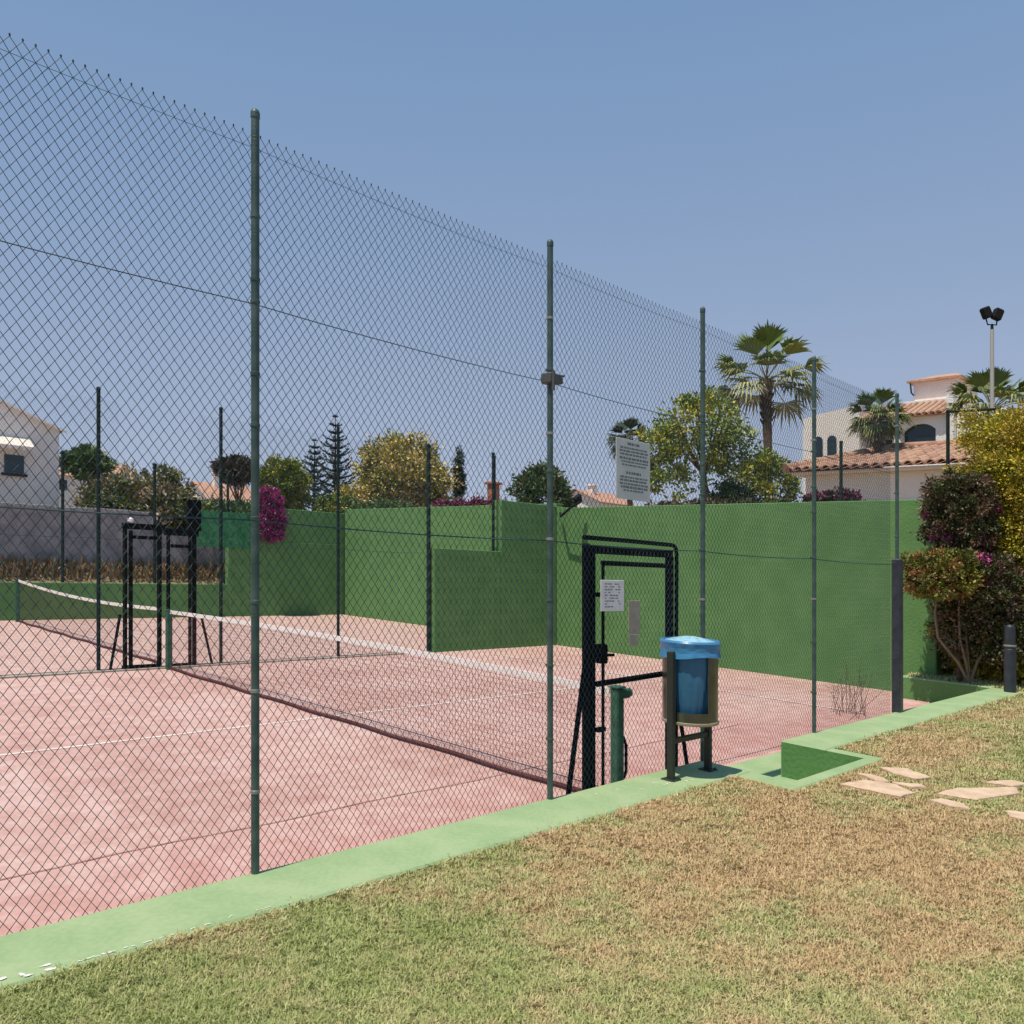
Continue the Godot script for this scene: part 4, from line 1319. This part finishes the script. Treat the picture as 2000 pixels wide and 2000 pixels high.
	blob_leaves(b, P(15.22, 4.68, 2.85), Vector3(0.52, 0.60, 0.52), 330, 60, 0.06, bou, 4.0, 0.6, 0.16)
	part("foliage", b, M.leaf, b1)
	b = MB.new()
	for q: Array in [[14.88, 5.0, 2.45], [15.05, 4.6, 2.42], [15.5, 4.25, 2.62], [14.95, 4.95, 2.6], [15.1, 4.55, 2.5], [15.25, 4.35, 2.38], [15.0, 4.75, 3.3], [15.3, 4.4, 3.35], [14.82, 5.08, 2.75], [14.9, 4.8, 2.35], [15.35, 4.2, 2.9]]:
		blob_leaves(b, P(q[0], q[1], q[2]), Vector3(0.07, 0.08, 0.07), 6, 16, 0.05, [Color(0.45, 0.06, 0.32), Color(0.36, 0.05, 0.22), Color(0.48, 0.16, 0.30)], 2.0, 0.3, 0.6)
	part("blossom", b, M.petal, b1)
	b = MB.new()
	b.tube([P(15.2, 4.7, -0.03), P(15.25, 4.7, 1.2), P(15.2, 4.7, 2.6)], [0.05, 0.04, 0.03], 8)
	part("stem", b, M.bark, b1)
	var b2 := thing("bougainvillea", "lower bougainvillea shrub with bare curving stems behind the low bed wall", "bougainvillea", P(15.05, 4.5, 0))
	b = MB.new()
	blob_leaves(b, P(14.55, 4.75, 1.78), Vector3(0.60, 0.34, 0.50), 230, 60, 0.065, [Color(0.26, 0.26, 0.035), Color(0.15, 0.19, 0.035), Color(0.34, 0.16, 0.06), Color(0.07, 0.10, 0.025)], 3.0, 0.6, 0.2)
	blob_leaves(b, P(15.15, 4.25, 1.72), Vector3(0.5, 0.42, 0.42), 110, 60, 0.07, bou, 3.0, 0.6, 0.2)
	blob_leaves(b, P(15.25, 4.4, 1.05), Vector3(0.35, 0.7, 0.6), 200, 55, 0.07, bou, 3.0, 0.5, 0.25)
	part("foliage", b, M.leaf, b2)
	b = MB.new()
	for q: Array in [[14.72, 4.3, 2.0], [14.8, 4.2, 1.85], [14.76, 4.22, 1.7], [14.5, 4.5, 1.9], [14.85, 4.1, 1.75], [14.7, 4.2, 2.08], [14.9, 4.08, 1.95]]:
		blob_leaves(b, P(q[0], q[1], q[2]), Vector3(0.09, 0.10, 0.09), 7, 16, 0.05, [Color(0.50, 0.06, 0.36), Color(0.40, 0.05, 0.25), Color(0.40, 0.12, 0.05)], 2.0, 0.3, 0.6)
	part("blossom", b, M.petal, b2)
	for q: Array in [[-0.42, 0.35], [0.0, 0.05], [0.2, -0.25], [-0.15, 0.1]]:
		b = MB.new()
		var f := P(15.05, 4.5, -0.03)
		b.tube([f, f + Vector3(q[0] * 0.35, 0.35, -q[1] * 0.35), f + Vector3(q[0], 0.75, -q[1]), f + Vector3(q[0] * 1.1, 1.15, -q[1] * 1.1), f + Vector3(q[0] * 0.9, 1.7, -q[1])], [0.028, 0.024, 0.02, 0.017, 0.012], 7)
		part("stem", b, M.pale_bark, b2)

# ---------------------------------------------------------------- houses, lamps, hills
func arch_window(parent: Node3D, x: float, n: float, y0: float, y1: float, w: float) -> void:
	# arched pane facing -x, in a reveal
	var b := MB.new()
	var pts := [P(x, n + w, y0), P(x, n - w, y0), P(x, n - w, y1 - w)]
	for k in 9:
		var a := PI * k / 8.0
		pts.append(P(x, n - cos(a) * w, y1 - w + sin(a) * w))
	for k in range(1, pts.size() - 1): b.tri(pts[0], pts[k + 1], pts[k])
	var win := part("window", b, M.glass, parent)
	b = MB.new()
	b.box(P(x - 0.05, n - w - 0.05, y0 - 0.07), P(x + 0.05, n + w + 0.05, y0 - 0.005), 0.01)
	part("sill", b, M.white, win)

func barrel_tile(len_: float, r: float) -> ArrayMesh:
	var b := MB.new()
	var k := 6
	for i in k:
		var a := PI * i / k; var e := PI * (i + 1) / k
		for q: Array in [[r, 1.0], [r - 0.018, -1.0]]:
			var rr: float = q[0]
			var A0 := Vector3(0, sin(a) * rr, cos(a) * rr); var A1 := Vector3(0, sin(e) * rr, cos(e) * rr)
			var B0 := Vector3(len_, sin(a) * rr * 0.85, cos(a) * rr * 0.85); var B1 := Vector3(len_, sin(e) * rr * 0.85, cos(e) * rr * 0.85)
			if q[1] > 0: b.quad(A0, B0, B1, A1)
			else: b.quad(A0, A1, B1, B0)
		b.quad(Vector3(0, sin(a) * (r - 0.018), cos(a) * (r - 0.018)), Vector3(0, sin(a) * r, cos(a) * r), Vector3(0, sin(e) * r, cos(e) * r), Vector3(0, sin(e) * (r - 0.018), cos(e) * (r - 0.018)))
	return b.mesh()

func build_garden_building() -> void:
	var t := thing("garden_building", "low white building with a barrel-tiled roof just behind the tall wall", "building", P(21.5, 8.0, 2.7))
	var b := MB.new()
	b.box(P(20.35, 4.6, 2.6), P(24.0, 9.95, 4.22), 0.01)
	part("wall", b, M.render, t)
	b = MB.new()
	b.box(P(20.05, 4.4, 4.221), P(24.2, 10.2, 4.285), 0.01)
	part("eave_board", b, M.render, t)
	# hipped roof: bed, then tiles one by one
	b = MB.new()
	var e0 := P(19.95, 10.3, 4.30); var e1 := P(19.95, 4.2, 4.30); var r0 := P(23.3, 8.9, 5.16); var r1 := P(23.3, 4.2, 5.16)
	b.quad(e0, e1, r1, r0)
	b.tri(P(24.3, 10.3, 4.30), e0, r0)
	b.tri(P(24.3, 10.3, 4.30), r0, P(24.3, 9.3, 5.0))
	var rf := part("roof", b, M.far_roof, t)
	var me := barrel_tile(0.62, 0.105)
	rng.seed = 31
	var slope := atan2(5.16 - 4.30, 23.3 - 19.95)
	var n := 10.2
	var col := 0
	while n > 4.3:
		for row in 6:
			var x := 19.93 + row * 0.56
			var hip := 8.9 + (23.3 - x) / 3.35 * 1.4
			if n > hip + 0.05: continue
			var p := P(x, n, 4.315 + (x - 19.95) * tan(slope))
			p.y += lift(p.x, p.z)
			var i := put("roof_tile", me, M.tile[rng.randi() % 4], rf, p - t.position)
			i.rotation.z = slope - 0.02 + rng.randf_range(-0.012, 0.012)
			i.rotation.y = rng.randf_range(-0.015, 0.015)
		n -= 0.245
		col += 1
	for k in 11:                                     # hip and ridge tiles
		var a := e0.lerp(r0, k / 11.0) if k < 8 else r0.lerp(r1, (k - 8) / 3.0)
		var z := e0.lerp(r0, (k + 1) / 11.0) if k < 8 else r0.lerp(r1, (k - 7) / 3.0)
		if k == 7: z = r0
		b = MB.new()
		b.tube([a + Vector3(0, 0.08, 0), z + Vector3(0, 0.07, 0)], [0.13, 0.11], 8)
		part("ridge_tile", b, M.tile[k % 4], rf)
	# plinth band on the wall facing the courts
	b = MB.new()
	b.box(P(20.30, 4.6, 3.30), P(20.349, 9.95, 3.52), 0.005)
	part("band", b, M.far_roof, t)

func build_white_house() -> void:
	var t := thing("white_house", "white two-storey villa with arched windows and orange roofs at right", "house", P(36.0, 13.0, 2.7))
	var b := MB.new()
	# left block with a sloping parapet
	var x0 := 34.0; var x1 := 39.0
	var pr := [[16.75, 2.0], [16.75, 8.35], [16.1, 8.5], [14.3, 8.72], [14.3, 2.0]]
	for k in pr.size() - 1:
		var a: Array = pr[k]; var e: Array = pr[k + 1]
		b.quad(P(x0, a[0], a[1]), P(x1, a[0], a[1]), P(x1, e[0], e[1]), P(x0, e[0], e[1]))
	for k in range(1, pr.size() - 1):
		b.tri(P(x0, pr[0][0], pr[0][1]), P(x0, pr[k][0], pr[k][1]), P(x0, pr[k + 1][0], pr[k + 1][1]))
	part("wall", b, M.render, t)
	arch_window(t, x0 - 0.03, 16.05, 6.55, 7.55, 0.20)
	arch_window(t, x0 - 0.03, 15.45, 6.55, 7.55, 0.20)
	# recessed centre: porch with arches in front of a dark room
	b = MB.new()
	b.box(P(36.0, 10.0, 2.0), P(39.0, 14.29, 8.2), 0.01)
	part("wall", b, M.render, t)
	var arch := func(n0: float, n1: float, y0: float, yt: float, ytop: float) -> void:
		var m := MB.new()
		var k := 10
		for i in k:
			var na := lerpf(n0, n1, float(i) / k); var nb := lerpf(n0, n1, float(i + 1) / k)
			var ya := yt - 0.28 * pow(absf(2.0 * i / k - 1.0), 2.2); var yb := yt - 0.28 * pow(absf(2.0 * (i + 1) / k - 1.0), 2.2)
			for x: float in [34.2, 34.5]:
				if x < 34.3: m.quad(P(x, nb, yb), P(x, na, ya), P(x, na, ytop), P(x, nb, ytop))
				else: m.quad(P(x, na, ya), P(x, nb, yb), P(x, nb, ytop), P(x, na, ytop))
			m.quad(P(34.2, na, ya), P(34.2, nb, yb), P(34.5, nb, yb), P(34.5, na, ya))
		part("arch", m, M.white, t)
	arch.call(14.28, 13.05, 6.7, 7.8, 8.05)
	arch.call(12.7, 11.42, 6.7, 7.8, 8.05)
	for q: Array in [[12.70, 13.05], [11.0, 11.42]]:
		b = MB.new()
		b.box(P(34.18, q[0], 6.0), P(34.52, q[1], 8.05), 0.01)
		part("pier", b, M.white, t)
	b = MB.new()
	b.box(P(34.1, 10.98, 6.0), P(34.6, 14.28, 6.78), 0.01)
	part("parapet", b, M.render, t)
	b = MB.new()
	b.box(P(34.53, 11.40, 6.70), P(34.58, 12.72, 7.84), 0.005)
	var gd := part("window", b, M.glass, t)
	b = MB.new()
	b.box(P(34.49, 11.55, 6.80), P(34.525, 12.25, 7.28), 0.005)
	part("shutter", b, M.shutter, gd)
	b = MB.new()
	b.box(P(35.94, 13.3, 6.6), P(35.99, 14.0, 7.5), 0.005)
	part("window", b, M.glass, t)
	# tiled porch roof
	b = MB.new()
	b.quad(P(33.9, 14.28, 8.06), P(33.9, 10.98, 8.06), P(35.9, 10.98, 8.85), P(35.9, 14.28, 8.85))
	b.quad(P(33.9, 10.98, 8.052), P(33.9, 14.28, 8.052), P(35.9, 14.28, 8.052), P(35.9, 10.98, 8.052))
	var rf := part("porch_roof", b, M.far_roof, t)
	rng.seed = 71
	var me := barrel_tile(2.1, 0.10)
	for k in 13:
		var p := P(33.88, 14.2 - k * 0.25, 8.07)
		p.y += lift(p.x, p.z)
		var i := put("roof_tile", me, M.tile[rng.randi() % 4], rf, p - t.position)
		i.rotation.z = atan2(0.79, 2.0)
	# upper storey
	b = MB.new()
	b.box(P(36.0, 11.2, 8.2), P(39.0, 13.3, 9.05), 0.01)
	part("parapet", b, M.white, t)
	b = MB.new()
	b.box(P(36.6, 11.35, 9.05), P(39.0, 13.1, 9.98), 0.01)
	part("upper_wall", b, M.blush, t)
	b = MB.new()
	b.quad(P(36.35, 13.3, 9.99), P(36.35, 11.15, 9.99), P(37.8, 11.8, 10.42), P(37.8, 12.65, 10.42))
	b.tri(P(39.25, 13.3, 9.99), P(36.35, 13.3, 9.99), P(37.8, 12.65, 10.42))
	b.tri(P(36.35, 11.15, 9.99), P(39.25, 11.15, 9.99), P(37.8, 11.8, 10.42))
	b.quad(P(39.25, 11.15, 9.99), P(39.25, 13.3, 9.99), P(37.8, 12.65, 10.42), P(37.8, 11.8, 10.42))
	b.box(P(36.35, 11.15, 9.92), P(39.25, 13.3, 9.985))
	part("upper_roof", b, M.far_roof, t)
	b = MB.new()
	b.tube([P(36.40, 13.16, 9.9), P(36.45, 13.14, 9.5), P(36.55, 13.08, 9.4)], [0.035, 0.035, 0.035], 8)
	part("downpipe", b, M.dark, t)
	b = MB.new()
	b.box(P(34.0, 10.72, 6.0), P(34.5, 10.97, 8.75), 0.01)
	part("pillar", b, M.white, t)
	b = MB.new()
	b.box(P(34.3, 9.0, 2.0), P(36.0, 10.7, 8.1), 0.01)
	part("side_wall", b, M.white, t)

func small_house(label: String, x: float, n: float, w: float, d: float, y0: float, eave: float, ridge: float, chimneys: Array) -> void:
	var t := thing("far_house", label, "house", P(x, n, y0), "distant orange-roofed houses")
	var b := MB.new()
	b.box(P(x - w, n - d, y0), P(x + w, n + d, eave), 0.02)
	part("wall", b, M.white, t)
	b = MB.new()
	var o := 0.35
	b.quad(P(x - w - o, n - d - o, eave - 0.05), P(x + w + o, n - d - o, eave - 0.05), P(x + w + o, n, ridge), P(x - w - o, n, ridge))
	b.quad(P(x + w + o, n + d + o, eave - 0.05), P(x - w - o, n + d + o, eave - 0.05), P(x - w - o, n, ridge), P(x + w + o, n, ridge))
	var rf := part("roof", b, M.far_roof, t)
	b = MB.new()
	b.tri(P(x - w, n + d, eave), P(x - w, n - d, eave), P(x - w, n, ridge - 0.1))
	b.tri(P(x + w, n - d, eave), P(x + w, n + d, eave), P(x + w, n, ridge - 0.1))
	part("gable", b, M.white, t)
	for c: Array in chimneys:
		b = MB.new()
		b.box(P(x + c[0] - 0.28, n - 0.9, ridge - 0.9), P(x + c[0] + 0.28, n - 0.35, ridge + c[1]), 0.02)
		b.box(P(x + c[0] - 0.38, n - 1.0, ridge + c[1] + 0.002), P(x + c[0] + 0.38, n - 0.25, ridge + c[1] + 0.14), 0.02)
		part("chimney", b, M.white, rf)
	for k in 3:
		b = MB.new()
		var wx := x - w * 0.6 + k * w * 0.6
		b.box(P(wx - 0.35, n - d - 0.03, eave - 1.5), P(wx + 0.35, n - d - 0.004, eave - 0.5), 0.005)
		part("window", b, M.glass, t)

func build_left_house() -> void:
	var t := thing("shaded_house", "grey shaded gable end of a white house at the left edge", "house", P(4.5, 28.0, 2.0))
	var b := MB.new()
	var pr := [[-6.0, 1.2], [7.86, 1.2], [7.86, 5.18], [3.0, 7.0], [-2.0, 5.18], [-6.0, 5.18]]
	for k in range(1, pr.size() - 1):
		b.tri(P(pr[0][0], 28.0, pr[0][1]), P(pr[k][0], 28.0, pr[k][1]), P(pr[k + 1][0], 28.0, pr[k + 1][1]))
	b.quad(P(7.86, 28.0, 1.2), P(7.86, 34.0, 1.2), P(7.86, 34.0, 5.18), P(7.86, 28.0, 5.18))
	part("wall", b, M.white, t)
	b = MB.new()
	b.quad(P(8.05, 27.85, 5.14), P(8.05, 34.2, 5.14), P(3.0, 34.2, 7.10), P(3.0, 27.85, 7.10))
	b.quad(P(3.0, 27.85, 7.10), P(3.0, 34.2, 7.10), P(-2.4, 34.2, 5.1), P(-2.4, 27.85, 5.1))
	b.quad(P(8.05, 27.85, 5.06), P(8.05, 27.85, 5.14), P(3.0, 27.85, 7.10), P(3.0, 27.85, 7.02))
	part("roof", b, M.render, t)
	# window recess with shutter and a scalloped awning
	b = MB.new()
	b.box(P(6.38, 27.97, 3.72), P(6.9, 27.995, 4.25), 0.004)
	part("window", b, M.shutter, t)
	b = MB.new()
	b.box(P(6.3, 27.9, 3.62), P(6.98, 27.99, 3.70), 0.01)
	part("sill", b, M.dark, t)
	b = MB.new()
	for k in 8:
		var xa := 5.55 + k * 0.185
		b.quad(P(xa, 27.35, 4.48), P(xa + 0.183, 27.35, 4.48), P(xa + 0.183, 27.98, 4.80), P(xa, 27.98, 4.80))
		for j in 6:
			var s := xa + 0.183 * j / 6.0; var e := xa + 0.183 * (j + 1) / 6.0
			b.quad(P(s, 27.348, 4.48 - 0.05 - 0.07 * sin(PI * j / 6.0)), P(e, 27.348, 4.48 - 0.05 - 0.07 * sin(PI * (j + 1) / 6.0)), P(e, 27.348, 4.48), P(s, 27.348, 4.48))
	part("awning", b, M.awning, t)

func build_lamps() -> void:
	# twin floodlight on a pale pole behind the hedge
	var o := P(26.75, 7.4, 2.7)
	var t := thing("floodlight_pole", "pale pole carrying two dark floodlights above the yellow hedge", "floodlight", o)
	var b := MB.new()
	b.tube([o, P(26.75, 7.4, 9.0)], [0.07, 0.05], 10)
	part("pole", b, M.pole, t)
	b = MB.new()
	b.tube([P(26.75, 7.4, 8.98), P(26.75, 7.4, 9.16)], [0.045, 0.035], 8)
	b.tube([P(26.62, 7.53, 9.35), P(26.66, 7.49, 9.14), P(26.84, 7.31, 9.14), P(26.86, 7.29, 9.38)], [0.022, 0.022, 0.022, 0.022], 6)
	part("yoke", b, M.lamp_body, t)
	for q: Array in [[26.64, 7.52, 9.48, -0.5], [26.86, 7.29, 9.44, 0.5]]:
		b = MB.new()
		var c := P(q[0], q[1], q[2])
		var s := Vector3(0.714, 0, 0.70)
		var f := Vector3(-0.70, 0.0, 0.714)
		var ay: Vector3 = (Vector3.UP + s * float(q[3]) * 0.8).normalized(); var ax: Vector3 = ay.cross(f).normalized()
		b.obox(c, ax * 0.13, ay * 0.16, f * 0.09, 0.03)
		part("lamp_head", b, M.lamp_body, t)
		b = MB.new()
		b.obox(c + ay * 0.165, ax * 0.10, ay * 0.004, f * 0.07)
		part("lens", b, M.galv, t)
	# street lantern among the shrubs
	o = P(24.36, 13.93, 2.7)
	t = thing("street_lantern", "small lantern on a dark post among shrubs under the tall palm", "lamp post", o)
	b = MB.new()
	b.tube([o, P(24.36, 13.93, 4.75)], [0.05, 0.035], 8)
	part("post", b, M.lamp_body, t)
	b = MB.new()
	b.lathe(o + Vector3(0, 2.05, 0), [[0.05, 0.0], [0.16, 0.08], [0.20, 0.50], [0.001, 0.50]], 12)
	part("lantern", b, M.galv, t)
	b = MB.new()
	b.lathe(o + Vector3(0, 2.56, 0), [[0.36, 0.0], [0.30, 0.06], [0.04, 0.16], [0.001, 0.18]], 12)
	part("hood", b, M.pole, t)
	# small floodlight slung behind the second fence post
	t = thing("court_lamp", "small dark court lamp on a bent bracket at the tall wall's far corner", "floodlight", P(15.3, 13.4, 3.1))
	b = MB.new()
	b.tube([P(15.35, 13.95, 2.95), P(15.1, 13.7, 2.85), P(15.0, 13.3, 3.05), P(15.15, 13.1, 3.2)], [0.03, 0.03, 0.03, 0.03], 8)
	part("bracket", b, M.lamp_body, t)
	b = MB.new()
	b.obox(P(15.15, 13.2, 3.26), Vector3(0.07, 0.06, 0.04), Vector3(-0.045, 0.08, 0.02), Vector3(0.01, -0.02, 0.04), 0.01)
	part("lamp_head", b, M.lamp_body, t)

func build_far_houses() -> void:
	small_house("orange-roofed house with white chimneys left of the oleander, far off", 27.6, 92.0, 4.2, 4.0, 2.0, 8.3, 10.2, [[0.8, 1.0], [2.2, 1.1]])
	small_house("row house with orange roof and white gable behind the mid court posts", 33.2, 86.0, 2.6, 3.0, 2.0, 6.3, 8.0, [[-0.5, 0.4]])
	small_house("orange-roofed house with tall white chimney left of the first fence post", 38.0, 81.5, 2.6, 3.0, 2.0, 6.6, 8.4, [[0.9, 1.3], [-0.8, 0.9]])
	small_house("distant orange roof left of the grey rules board", 54.0, 45.2, 2.2, 2.5, 2.0, 6.8, 7.9, [[-1.0, 0.3]])
	var t := thing("brick_chimney", "reddish brick chimney with a cap beyond the light green wall", "chimney", P(41.0, 43.85, 2.0))
	var b := MB.new()
	b.box(P(40.7, 43.5, 2.0), P(41.35, 44.15, 7.2), 0.02)
	part("stack", b, M.brick, t)
	b = MB.new()
	b.box(P(40.55, 43.35, 7.202), P(41.5, 44.3, 7.38), 0.03)
	part("cap", b, M.brick, t)
	b = MB.new()
	b.tube([P(41.02, 43.82, 7.38), P(41.02, 43.82, 7.75)], [0.16, 0.13], 10)
	part("pot", b, M.brick, t)

func _ready() -> void:
	camera_and_light()
	make_materials()
	build_ground()
	build_kerb()
	build_walls()
	build_white_house()
	build_garden_building()
	build_left_house()
	build_far_houses()
	build_plants()
	build_near_fence()
	build_near_gate()
	build_mid_fence()
	build_far_posts()
	build_net("tennis_net", "tennis net with white head band across the near court", NET_X, 4.55, 14.02, 0.60, 0.70, 0.60, false)
	build_net("tennis_net", "farther sagging tennis net with white head band across the far court", 5.76, 14.75, 23.85, 0.60, 0.42, 0.68, true)
	net_post("green net post with winch, seen through the near black gate", NET_X, 4.47, 0.64, true)
	net_post("green net post by the far pair of gate frames", NET_X, 14.08, 0.62, false)
	net_post("small far net post at the end of the farther net, left edge", 5.76, 23.95, 0.70, false)
	build_bin()
	build_bollard()
	build_lamps()
